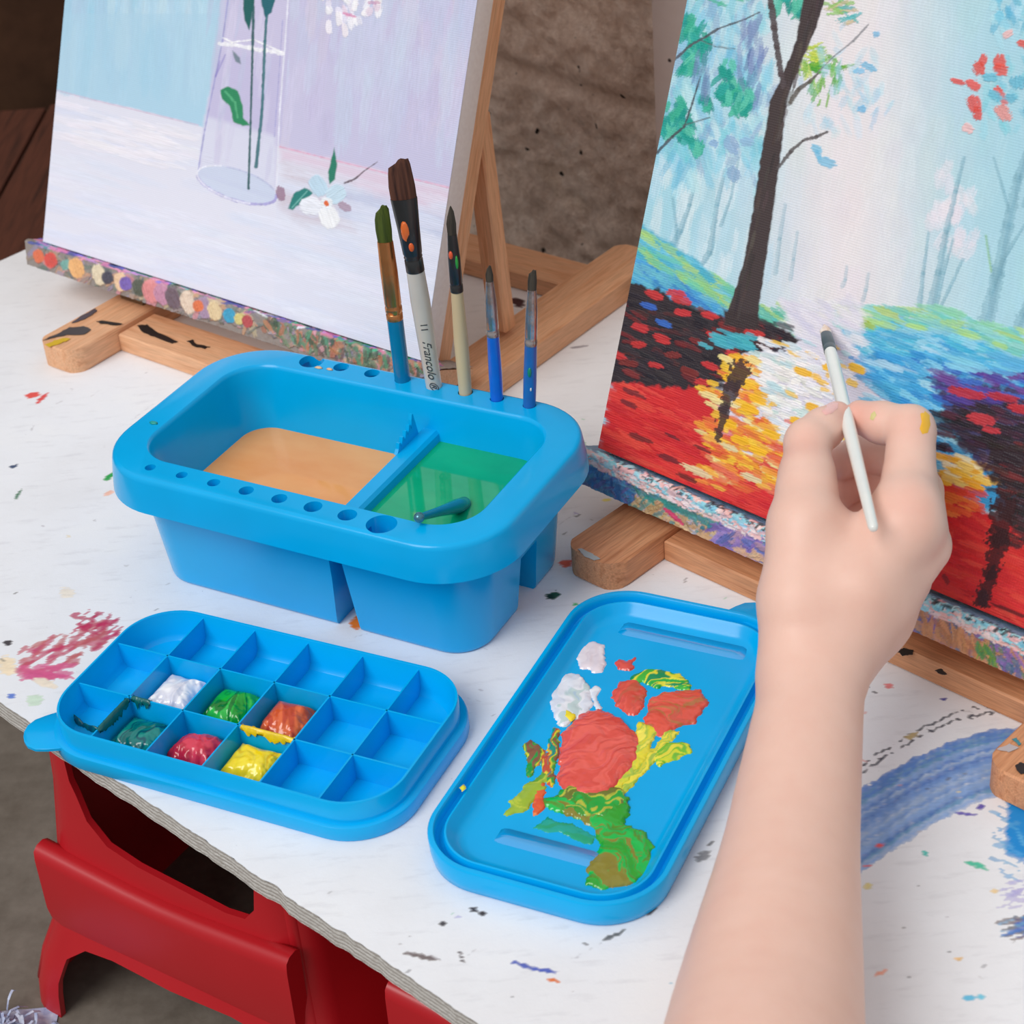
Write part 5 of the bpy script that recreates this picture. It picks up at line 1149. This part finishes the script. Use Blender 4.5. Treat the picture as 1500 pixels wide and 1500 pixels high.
wet('green_paint', [(300, 1006), (318, 1000), (334, 988), (350, 984), (374, 994), (380, 1008), (366, 1030), (350, 1052), (322, 1048), (296, 1038), (300, 1020)], FZ, .0115, [(8, 150, 40), (20, 180, 52), (4, 120, 36), (40, 190, 70)], 'dollop of bright green paint in the grid palette', 65, .55, .004, .6, seed=3, clip=cell(-1, 0), peaks=((338, 990, .0018, .006), (368, 996, .003, .005)))
wet('orange_paint', [(402, 1020), (420, 1006), (440, 1008), (456, 1026), (456, 1046), (444, 1064), (430, 1076), (404, 1074), (386, 1062), (392, 1040)], FZ, .0150, [(214, 88, 40), (226, 104, 52), (200, 70, 36)], 'dollop of orange-red paint in the grid palette', 70, .5, .0055, .35, seed=4, clip=cell(0, 0))
wet('teal_paint', [(150, 1062), (160, 1050), (180, 1030), (196, 1022), (210, 1046), (240, 1052), (232, 1076), (214, 1092), (196, 1092), (168, 1084), (144, 1072)], FZ, .0085, [(0, 106, 104), (4, 124, 118), (0, 84, 96), (10, 140, 130)], 'dollop of dark teal paint beside the red one in the grid palette', 40, .6, .003, .6, seed=5, clip=cell(-2, -1), peaks=((232, 1050, .002, .007), (186, 1034, .003, .008)))
wet('teal_paint', [(88, 1048), (92, 1034), (104, 1028), (114, 1032), (112, 1046), (122, 1056), (140, 1062), (146, 1070), (128, 1064), (108, 1054), (102, 1044), (98, 1058), (90, 1060)], FZ, .0060, [(0, 96, 108), (0, 110, 116), (0, 84, 100)], 'thin hooked smear of teal paint in the corner well of the grid palette', 40, .9, .002, .5, seed=6, clip=cell(-3, -1), nz=.001)
wet('red_paint', [(250, 1096), (262, 1086), (278, 1078), (296, 1076), (312, 1072), (322, 1084), (320, 1098), (304, 1112), (282, 1112), (258, 1106)], FZ, .0125, [(206, 40, 66), (220, 60, 84), (190, 30, 56)], 'dollop of crimson red paint in the grid palette', 30, .55, .0045, .5, seed=7, clip=cell(-1, -1))
wet('yellow_paint', [(318, 1110), (330, 1090), (346, 1078), (372, 1074), (400, 1074), (420, 1084), (410, 1106), (394, 1126), (380, 1134), (350, 1130), (322, 1122)], FZ, .0125, [(246, 216, 20), (252, 228, 50), (236, 196, 10)], 'dollop of yellow paint in the grid palette', 60, .55, .004, .55, seed=8, clip=cell(0, -1), peaks=((356, 1076, .002, .005), (404, 1082, .004, .006)))
wet('yellow_paint', [(456, 1014), (462, 1012), (470, 1018), (470, 1026), (462, 1026)], .0150, .0025, [(244, 200, 20), (250, 214, 40)], 'tiny fleck of yellow paint at the edge of the orange well', 40, 1, .002, .3, seed=9, nz=.0008)
# smears on the flat palette (from below to above)
Z2 = .0057
wet('green_smear', [(796, 1168), (830, 1160), (870, 1150), (912, 1160), (926, 1180), (918, 1205), (945, 1215), (960, 1240), (952, 1280), (925, 1298), (880, 1302), (856, 1296), (862, 1262), (878, 1240), (872, 1215), (848, 1200), (815, 1190), (794, 1180)], Z2, .0022, [(40, 164, 40), (14, 178, 56), (84, 146, 34), (0, 190, 76), (140, 132, 44)], 'large green smear at the near end of the flat palette', -50, .8, .0015, .8, seed=11, nz=.002)
wet('green_smear', [(778, 1212), (800, 1196), (836, 1206), (872, 1226), (870, 1240), (826, 1222)], Z2, .0006, [(0, 170, 150), (0, 164, 120)], 'thin turquoise smear by the near glint wedge on the flat palette', 10, .8, .001, .5, seed=12)
wet('olive_smear', [(738, 1192), (748, 1170), (770, 1146), (800, 1126), (806, 1132), (800, 1152), (778, 1178), (770, 1188), (744, 1196)], Z2, .0016, [(160, 190, 50), (190, 206, 60), (110, 170, 50)], 'leaf-shaped yellow-green smear at the left of the flat palette', 40, .8, .0015, .6, seed=13)
wet('orange_smear', [(774, 1160), (788, 1144), (802, 1144), (800, 1165), (796, 1190), (782, 1196), (780, 1176)], Z2, .0014, [(236, 100, 50), (228, 84, 44), (244, 130, 60)], 'bright orange smear left of the large red rose of paint', 60, .8, .0015, .6, seed=14)
wet('mixed_smear', [(760, 1092), (778, 1078), (800, 1100), (810, 1060), (822, 1070), (816, 1120), (812, 1160), (800, 1145), (790, 1120), (772, 1150), (768, 1110)], Z2, .0016, [(10, 150, 130), (200, 80, 50), (230, 214, 40), (40, 160, 60), (140, 90, 60)], 'streaky brown and teal smear touching the left of the red rose of paint', 75, .9, .0015, .7, seed=15)
wet('yellow_smear', [(882, 1168), (908, 1160), (930, 1134), (950, 1108), (962, 1080), (972, 1066), (954, 1060), (932, 1052), (930, 1090), (920, 1120), (900, 1140)], Z2, .0020, [(240, 226, 50), (220, 220, 60), (180, 206, 70), (250, 238, 90)], 'long curved yellow smear right of the large red rose of paint', 50, .8, .0018, .7, seed=16)
wet('green_smear', [(954, 1108), (968, 1090), (992, 1084), (1012, 1086), (1014, 1104), (990, 1112), (966, 1124)], Z2, .0014, [(20, 170, 70), (220, 226, 50), (120, 196, 50), (240, 230, 70)], 'small green and yellow leaf smear right of the red rose of paint', 15, .8, .0015, .6, seed=17)
wet('green_smear', [(920, 990), (940, 980), (968, 978), (1000, 986), (1016, 1004), (1010, 1012), (980, 1004), (962, 1010), (940, 1000), (924, 1000)], Z2, .0016, [(10, 170, 70), (60, 190, 60), (236, 230, 60), (10, 150, 90)], 'green and yellow smear at the top of the flat palette above the red dabs', 15, .8, .0015, .6, seed=18)
wet('green_smear', [(812, 1158), (836, 1150), (880, 1152), (912, 1150), (924, 1166), (916, 1184), (890, 1196), (850, 1196), (820, 1184)], Z2 + .0006, .0020, [(60, 150, 40), (20, 170, 60), (190, 196, 60), (110, 120, 40)], 'yellow-streaked green smear just below the large red rose of paint', -20, .9, .0014, .7, seed=41, nz=.003)
wet('yellow_smear', [(884, 1166), (904, 1172), (934, 1146), (958, 1118), (980, 1092), (996, 1072), (978, 1066), (956, 1092), (936, 1120), (912, 1148)], Z2, .0014, [(220, 214, 60), (170, 200, 70), (244, 230, 70)], 'outer yellow-green streak along the right of the red rose of paint', 50, .9, .0014, .7, seed=42, nz=.003)
wet('white_smear', [(862, 1010), (872, 1002), (880, 1006), (876, 1024), (884, 1040), (876, 1044), (868, 1030)], Z2, .0010, [(226, 232, 242), (240, 244, 250)], 'thin curled white streak between the white smear and the red dab', 60, .8, .001, .4, seed=43, nz=.0012)
wet('white_smear', [(802, 1012), (812, 996), (826, 984), (850, 986), (864, 1000), (872, 1030), (864, 1046), (840, 1056), (826, 1068), (812, 1060), (806, 1036)], Z2, .0018, [(226, 230, 240), (240, 242, 248), (200, 220, 220), (180, 206, 222)], 'streaked white smear left of the flat palette centre', 70, .8, .0016, .8, seed=19)
wet('white_smear', [(842, 964), (850, 944), (868, 936), (886, 944), (890, 962), (884, 986), (866, 984), (848, 980)], Z2, .0018, [(236, 224, 230), (244, 234, 238)], 'round pinkish-white dab at the upper left of the flat palette', 70, .8, .0018, .6, seed=20)
wet('red_smear', [(898, 970), (906, 964), (918, 966), (930, 962), (932, 978), (922, 984), (904, 980)], Z2, .0016, [(226, 84, 72), (214, 70, 60)], 'smallest red dab at the top of the flat palette', 20, .8, .0015, .5, seed=22)
wet('red_smear', [(894, 1012), (908, 996), (930, 992), (948, 1006), (946, 1030), (930, 1048), (910, 1042), (898, 1030)], Z2, .0024, [(234, 92, 74), (224, 82, 66), (208, 96, 70)], 'round red dab above the large red rose of paint', 40, .8, .0022, .55, seed=23)
wet('red_smear', [(944, 1050), (950, 1024), (974, 1012), (1004, 1008), (1030, 1006), (1038, 1028), (1020, 1058), (992, 1064), (972, 1080), (952, 1070)], Z2, .0024, [(232, 88, 68), (216, 88, 66), (190, 118, 66), (236, 98, 78)], 'wide red-brown dab at the upper right of the flat palette', -20, .8, .0022, .6, seed=24)
wet('red_rose_smear', [(816, 1120), (822, 1070), (846, 1046), (876, 1034), (914, 1050), (938, 1080), (936, 1110), (914, 1142), (898, 1162), (870, 1172), (848, 1166), (826, 1154), (814, 1140)], Z2, .0042, [(234, 92, 78), (240, 102, 90), (226, 82, 70)], 'large thick rose-like mound of coral red paint in the middle of the flat palette', 20, .7, .0035, .5, seed=25)
wet('yellow_smear', [(826, 1036), (846, 1046), (838, 1058), (826, 1050)], Z2 + .0012, .0010, [(250, 226, 40)], 'small yellow streak between white smear and red rose of paint', 20, .8, .001, .4, seed=26, nz=.001)
wet('yellow_fleck', [(672, 1152), (680, 1146), (684, 1154), (676, 1160)], PZ + .0001, .0010, [(236, 226, 50)], 'yellow fleck on the left rim of the flat palette', 20, .8, .001, .4, seed=27, nz=.0006)
# paint dragged over the tops of some dividers
def coat(name, x0, x1, y0, y1, col, label, seed):
    n = 26; m_ = 7; V = []
    for i in range(n):
        s_ = i / (n - 1); k = min(1, s_ * 6, (1 - s_) * 6) * (.5 + .8 * float(fbm(np.array([s_ * 7.]), np.array([seed * 1.3]), seed)[0]))
        px, py = x0 + (x1 - x0) * s_, y0 + (y1 - y0) * s_; dx, dy = (y1 - y0), -(x1 - x0); L_ = math.hypot(dx, dy); dx /= L_; dy /= L_
        rag = float(fbm(np.array([s_ * 16.]), np.array([seed * 2.1]), seed + 4)[0]); rag2 = float(fbm(np.array([s_ * 13.]), np.array([seed * 4.1]), seed + 8)[0])
        for w_, z_ in ((-.0016, .0215 - .0200 * max(0, rag - .25) * k), (-.0015 - .0006 * k, .0190), (-.0008, .0212 + .0006 * k), (0, .0214 + .0010 * k), (.0008, .0212 + .0006 * k), (.0015 + .0006 * k, .0190), (.0016, .0215 - .0200 * max(0, rag2 - .25) * k)):
            V.append((px + dx * w_, py + dy * w_, z_))
    V = np.array(V); F = grid_quads(n, m_)
    W_ = T1 + V[:, :1] * U1 + V[:, 1:2] * V1 + V[:, 2:] * Z; c0 = W_.mean(0)
    o = mesh_obj(name, W_ - c0, F.tolist(), plain('coat_%d_%d_%d' % col, col, tuple(int(q * .9) for q in col), .25, .5, .2, scale=300, bumps=.4), None, loc=c0)
    bm = bmesh.new(); bm.from_mesh(o.data); bmesh.ops.recalc_face_normals(bm, faces=bm.faces[:])
    if max(bm.verts, key=lambda v_: v_.co.z).normal.z < 0: bmesh.ops.reverse_faces(bm, faces=bm.faces[:])
    bm.to_mesh(o.data); bm.free()
    tag(o, label, 'paint')
coat('teal_paint', -2 * CA, -2 * CA, -CB * .55, -CB * 1.30, (4, 104, 104), 'teal paint coating the divider left of the big teal dollop', 2)
coat('teal_paint', -1.95 * CA, -1.60 * CA, -CB / 2, -CB / 2, (4, 104, 104), 'teal paint coating the divider behind the big teal dollop', 3)
coat('yellow_paint', .06 * CA, .98 * CA, -CB / 2, -CB / 2, (248, 212, 20), 'yellow paint dragged over the divider between the orange and yellow wells', 4)

# ================================================================== PERSON'S HAND AND FOREARM
def A3(x, y, d): return at_depth(x, y, d)
def cone_sdf(P, a, b, r1, r2):
    ba = b - a; L2 = ba @ ba; t = np.clip(((P - a) @ ba) / L2, 0, 1)
    return np.linalg.norm(P - a - t[..., None] * ba, axis=-1) - (r1 + (r2 - r1) * t)
def ell_sdf(P, a, b, r1, r2, flat, nrm):
    """tapered capsule squashed along nrm by factor flat (<1 thinner)"""
    n = nrm / np.linalg.norm(nrm)
    def sq(v): return v + ((v @ n) * (1 / flat - 1))[..., None] * n
    PA = P - a; ba = b - a; PA = sq(PA); ba = ba + (ba @ n) * (1 / flat - 1) * n
    t = np.clip((PA @ ba) / (ba @ ba), 0, 1)
    return (np.linalg.norm(PA - t[..., None] * ba, axis=-1) - (r1 + (r2 - r1) * t)) * (.5 + .5 * flat)
def smin(a, b, k):
    h = np.clip(.5 + .5 * (b - a) / k, 0, 1); return b * (1 - h) + a * h - k * h * (1 - h)
def surface_nets(F, org, h):
    nx, ny, nz = F.shape; ins = F < 0
    c = np.zeros((nx - 1, ny - 1, nz - 1), int)
    for dx in (0, 1):
        for dy in (0, 1):
            for dz in (0, 1): c += ins[dx:nx - 1 + dx, dy:ny - 1 + dy, dz:nz - 1 + dz]
    act = (c > 0) & (c < 8); idx = -np.ones(act.shape, int); I, J, K = np.where(act); idx[I, J, K] = np.arange(len(I))
    acc = np.zeros((len(I), 3)); cnt = np.zeros(len(I))
    for ax in range(3):
        for p_ in (0, 1):
            for q_ in (0, 1):
                o = [0, 0, 0]; oth = [k for k in range(3) if k != ax]; o[oth[0]] = p_; o[oth[1]] = q_; e_ = o.copy(); e_[ax] = 1
                f0 = F[I + o[0], J + o[1], K + o[2]]; f1 = F[I + e_[0], J + e_[1], K + e_[2]]; s = (f0 < 0) != (f1 < 0)
                t = np.where(s, f0 / np.where(s, f0 - f1, 1), 0); pt = np.zeros((len(I), 3)); pt[:, oth[0]] = p_; pt[:, oth[1]] = q_; pt[:, ax] = t
                acc += pt * s[:, None]; cnt += s
    V = org + (np.stack([I, J, K], -1) + acc / cnt[:, None]) * h
    Q = []
    for ax in range(3):
        oth = [k for k in range(3) if k != ax]
        sl0 = [slice(1, n - 1) for n in F.shape]; sl0[ax] = slice(0, F.shape[ax] - 1); sl1 = [slice(1, n - 1) for n in F.shape]; sl1[ax] = slice(1, F.shape[ax])
        a_, b_ = ins[tuple(sl0)], ins[tuple(sl1)]; e_ = np.argwhere(a_ != b_)
        if not len(e_): continue
        fl = a_[tuple(e_.T)]; base = e_.copy(); base[:, oth[0]] += 1; base[:, oth[1]] += 1
        def cid(d0, d1):
            q = base.copy(); q[:, oth[0]] += d0; q[:, oth[1]] += d1; return idx[q[:, 0], q[:, 1], q[:, 2]]
        quad = np.stack([cid(-1, -1), cid(0, -1), cid(0, 0), cid(-1, 0)], -1)
        if ax == 1: fl = ~fl
        quad[~fl] = quad[~fl][:, ::-1]; Q.append(quad)
    Q = np.concatenate(Q); return V, Q[(Q >= 0).all(1)]
_ky = [1005, 1030, 1100, 1170, 1233, 1300, 1400, 1500, 1600, 1740]
_kl = [1118, 1110, 1093, 1076, 1062, 1042, 1009, 978, 950, 912]; _kr = [1268, 1264, 1262, 1260, 1259, 1260, 1264, 1267, 1271, 1276]; _kd = [.956, .950, .932, .914, .897, .878, .851, .825, .797, .760]
ARM = []
for y_ in np.linspace(1740, 1005, 22):
    l_, r_, dd_ = np.interp(y_, _ky, _kl), np.interp(y_, _ky, _kr), np.interp(y_, _ky, _kd); ARM.append(((l_ + r_) / 2, (r_ - l_) / 2 * .955 * dd_ / CAM_F, y_, dd_))
def hand_field(P):
    """signed distance of the posed right hand and forearm"""
    cones = lambda lst, k: None
    def chain(pts, k=.003):
        d = None
        for (a, ra), (b, rb) in zip(pts[:-1], pts[1:]):
            e_ = cone_sdf(P, A3(*a), A3(*b), ra, rb); d = e_ if d is None else smin(d, e_, k)
        return d
    # forearm and wrist, a little flatter than wide
    arm = None
    for (cx0, hw0, y0, d0_), (cx1, hw1, y1, d1_) in zip(ARM[:-1], ARM[1:]):
        e_ = ell_sdf(P, A3(cx0, y0, d0_), A3(cx1, y1, d1_), hw0, hw1, .86, CAM_D); arm = e_ if arm is None else smin(arm, e_, .004)
    # back of the hand: metacarpals
    thm = chain([((1168, 985, .962), .0195), ((1172, 880, .966), .0205), ((1180, 770, .975), .0185), ((1182, 700, .990), .0138)], .006)
    im = chain([((1205, 970, .966), .0190), ((1256, 860, .962), .0190), ((1318, 772, .968), .0160)], .006)
    mm_ = chain([((1222, 965, .972), .0185), ((1290, 870, .974), .0180), ((1349, 800, .984), .0152)], .006)
    rm = chain([((1232, 965, .984), .0170), ((1290, 900, .994), .0165), ((1322, 848, 1.004), .0148)], .006)
    pm = chain([((1228, 975, .996), .0160), ((1272, 925, 1.008), .0155), ((1304, 892, 1.020), .0135)], .006)
    palm = smin(smin(im, mm_, .012), smin(rm, pm, .012), .012)
    web = chain([((1240, 800, .985), .0150), ((1206, 880, .975), .0200)], .004)
    palm = smin(palm, web, .014)
    palm = smin(palm, thm, .014)
    pad = chain([((1215, 880, .998), .0190), ((1262, 840, 1.012), .0170)], .004); palm = smin(palm, pad, .012)
    # knuckle pads
    kn = cone_sdf(P, A3(1330, 762, .966), A3(1334, 742, .966), .0140, .0120); palm = smin(palm, kn, .014)
    thumb = chain([((1182, 716, .986), .0142), ((1183, 652, 1.004), .0122), ((1184, 646, 1.005), .0120), ((1206, 628, 1.012), .0112), ((1226, 612, 1.019), .0090)], .0025)
    index = chain([((1326, 758, .972), .0155), ((1332, 700, .986), .0138), ((1335, 634, 1.000), .0126), ((1334, 627, 1.001), .0122), ((1296, 620, 1.011), .0110), ((1290, 619, 1.012), .0110), ((1260, 611, 1.020), .0092)], .0025)
    mid = chain([((1350, 796, .990), .0148), ((1345, 720, 1.022), .0132), ((1318, 668, 1.046), .0122), ((1262, 664, 1.052), .0110), ((1232, 678, 1.044), .0098)], .0025)
    ring = chain([((1322, 846, 1.006), .0140), ((1336, 770, 1.042), .0126), ((1304, 712, 1.060), .0118), ((1252, 704, 1.060), .0108), ((1228, 722, 1.050), .0096)], .0025)
    pinky = chain([((1306, 888, 1.020), .0128), ((1310, 820, 1.052), .0112), ((1282, 762, 1.066), .0102), ((1244, 752, 1.060), .0092)], .0025)
    d = smin(arm, palm, .012)
    oth = smin(smin(mid, ring, .0015), pinky, .0015)
    d = smin(smin(smin(d, thumb, .007), smin(d, index, .015), .0006), smin(d, oth, .004), .0012)
    # web between thumb and index keeps a hollow; crease of the thumb joint
    return d
def hgrid(lo, hi, h):
    xs = [np.arange(lo[k], hi[k], h) for k in range(3)]; G = np.stack(np.meshgrid(*xs, indexing='ij'), -1); return G
def hand_mesh():
    pts = np.array([A3(1085, 1720, .70), A3(1120, 560, 1.0), A3(1420, 560, 1.08), A3(1100, 900, .9), A3(1420, 900, 1.1), A3(900, 1720, .76), A3(1300, 1720, .84), A3(1230, 620, 1.09)])
    lo = pts.min(0) - .012; hi = pts.max(0) + .012; h = .0021
    G = hgrid(lo, hi, h); F = np.empty(G.shape[:3])
    for i in range(0, G.shape[0], 12): F[i:i + 12] = hand_field(G[i:i + 12])
    # knuckle wrinkles / veins are left to the bump map; cut the arm cleanly outside the frame
    V, Q = surface_nets(F, lo, h); return V, Q
V, Q = hand_mesh()
# push vertices onto the exact surface
for _ in range(2):
    e_ = 5e-4; d0 = hand_field(V); g = np.stack([hand_field(V + np.array(a) * e_) - d0 for a in ((1, 0, 0), (0, 1, 0), (0, 0, 1))], -1) / e_
    V = V - d0[:, None] * g / np.maximum((g * g).sum(-1, keepdims=True), .2)
m, t, b = new_mat('skin', .46, .32, .0, 0, .06)
b.inputs['Subsurface Radius'].default_value = (.010, .004, .002); b.inputs['Subsurface Scale'].default_value = 1.0
ac = N(t, 'ShaderNodeAttribute', attribute_name='col'); n1 = noise_node(t, 45, 4, .6); n2 = noise_node(t, 600, 3, .6); n3 = noise_node(t, 2600, 2, .5)
c_ = mix(t, .22, ac.outputs['Color'], ramp(t, n1.outputs[0], [(.3, rgba((226, 172, 152))), (.5, rgba((234, 192, 172))), (.7, rgba((242, 204, 188)))]).outputs[0])
t.links.new(c_, b.inputs['Base Color']); bump(t, b, n2.outputs[0], .12, .0006)
org_ = A3(1190, 980, .96)
hand = big_mesh('hand_and_forearm', V - org_, Q, m)
base_c = np.tile(s2l((236, 194, 177)), (len(V), 1))
def tint(p, r, col, a):
    global base_c
    w_ = np.clip(1 - np.linalg.norm(V - p, axis=1) / r, 0, 1) ** 1.0 * a; base_c = base_c * (1 - w_[:, None]) + s2l(col) * w_[:, None]
for q, r_, a_ in ((A3(1226, 612, 1.015), .016, .6), (A3(1260, 611, 1.012), .018, .6), (A3(1335, 632, .99), .016, .35), (A3(1183, 652, .99), .016, .35), (A3(1334, 742, .955), .020, .35), (A3(1350, 800, .97), .02, .3), (A3(1240, 680, 1.04), .03, .5), (A3(1240, 720, 1.05), .03, .5)):
    tint(q, r_, (232, 150, 134), a_)
set_col(hand, base_c)
person = empty('person', org_); tag(person, 'bare right hand and forearm of a person holding a white paintbrush to the forest painting', 'person')
hand.parent = person; hand.name = 'body'
def on_hand(x, y, d0=.85):
    """first skin point along the sight line through (x, y)"""
    dd = ray(x, y) / CAM_F; s_ = d0
    for _ in range(120):
        v = hand_field((CAM_P + dd * s_)[None])[0]
        if v < 1e-5: break
        s_ += v * .6
    return CAM_P + dd * s_
def hand_patch(name, outline, lift, mat, label=None, parent=None, n=13, soft=.35):
    P = np.array(outline, float); c0 = P.mean(0); V_ = []; F_ = []
    rings = np.linspace(0, 1, 5)[1:]; V_.append(on_hand(*c0)); k = len(P)
    for r_ in rings:
        for q in P: V_.append(on_hand(*(c0 + (q - c0) * r_)))
    V_ = np.array(V_)
    out = -(CAM_D); lifts = [lift] + [lift * (1 if r_ < .9 else soft) for r_ in rings for _ in range(k)]
    V_ = V_ + out * np.array(lifts)[:, None]
    F_ += [(0, 1 + i, 1 + (i + 1) % k) for i in range(k)]
    for j in range(len(rings) - 1): F_ += [(1 + j * k + i, 1 + (j + 1) * k + i, 1 + (j + 1) * k + (i + 1) % k, 1 + j * k + (i + 1) % k) for i in range(k)]
    o = mesh_obj(name, V_ - org_, F_, mat, hand)
    bm = bmesh.new(); bm.from_mesh(o.data); bmesh.ops.recalc_face_normals(bm, faces=bm.faces[:])
    if sum((f.normal @ Vector(out)) for f in bm.faces) < 0: bmesh.ops.reverse_faces(bm, faces=bm.faces[:])
    bm.to_mesh(o.data); bm.free()
    if label: o['label'] = label
    return o
nail_m = plain('fingernail', (244, 190, 182), (240, 180, 172), .22, .5, .4, scale=80)
hand_patch('thumbnail', [(1203, 602), (1210, 593), (1221, 588), (1228, 590), (1227, 598), (1219, 605), (1209, 608)], .0007, nail_m, 'pink thumbnail')
ym = plain('yellow_ochre_paint', (238, 176, 40), (246, 190, 60), .4)
hand_patch('paint_stain', [(1348, 606), (1355, 602), (1362, 608), (1363, 622), (1359, 634), (1351, 636), (1347, 628), (1350, 618)], .0004, ym, 'yellow-orange paint stain on the index knuckle')
hand_patch('paint_stain', [(1276, 606), (1281, 602), (1284, 608), (1279, 616), (1274, 614)], .0003, plain('olive_stain', (206, 196, 120), (214, 200, 140), .5), 'faint olive paint stain on the index finger')
# ---------------- the brush in the hand
tip = A3(1207, 476, 1.092); endp = A3(1280, 776, .930); ax = endp - tip; L = np.linalg.norm(ax)
white_l = plain('white_lacquer', (236, 236, 230), (228, 230, 226), .2, .5, .4)
hb = brush('slim white-handled paintbrush with a dark grey ferrule held in the fingers', endp, -ax, CAM_R, [
 ('handle', white_l, [(0, .0010, .0010), (.0008, .0020, .0020), (.003, .0026, .0026), (L * .15, .0030, .0030), (L * .45, .0037, .0037), (L * .7, .0038, .0038), (L * .82, .0036, .0036), (L * .855, .0034, .0034)]),
 ('ferrule', plain('grey_ferrule', (78, 92, 98), (60, 72, 78), .35, .5, .2), [(L * .850, .0037, .0037), (L * .87, .0037, .0037), (L * .875, .0034, .0034), (L * .88, .0037, .0037), (L * .92, .0035, .0032), (L * .948, .0032, .0024)]),
 ('bristles', plain('white_loaded_bristle', (244, 236, 228), (226, 190, 160), .4, .4, 0, scale=300, bumps=.5), [(L * .945, .0030, .0022), (L * .965, .0034, .0022), (L * .985, .0022, .0012), (L * 1.0, .0004, .0003)])])
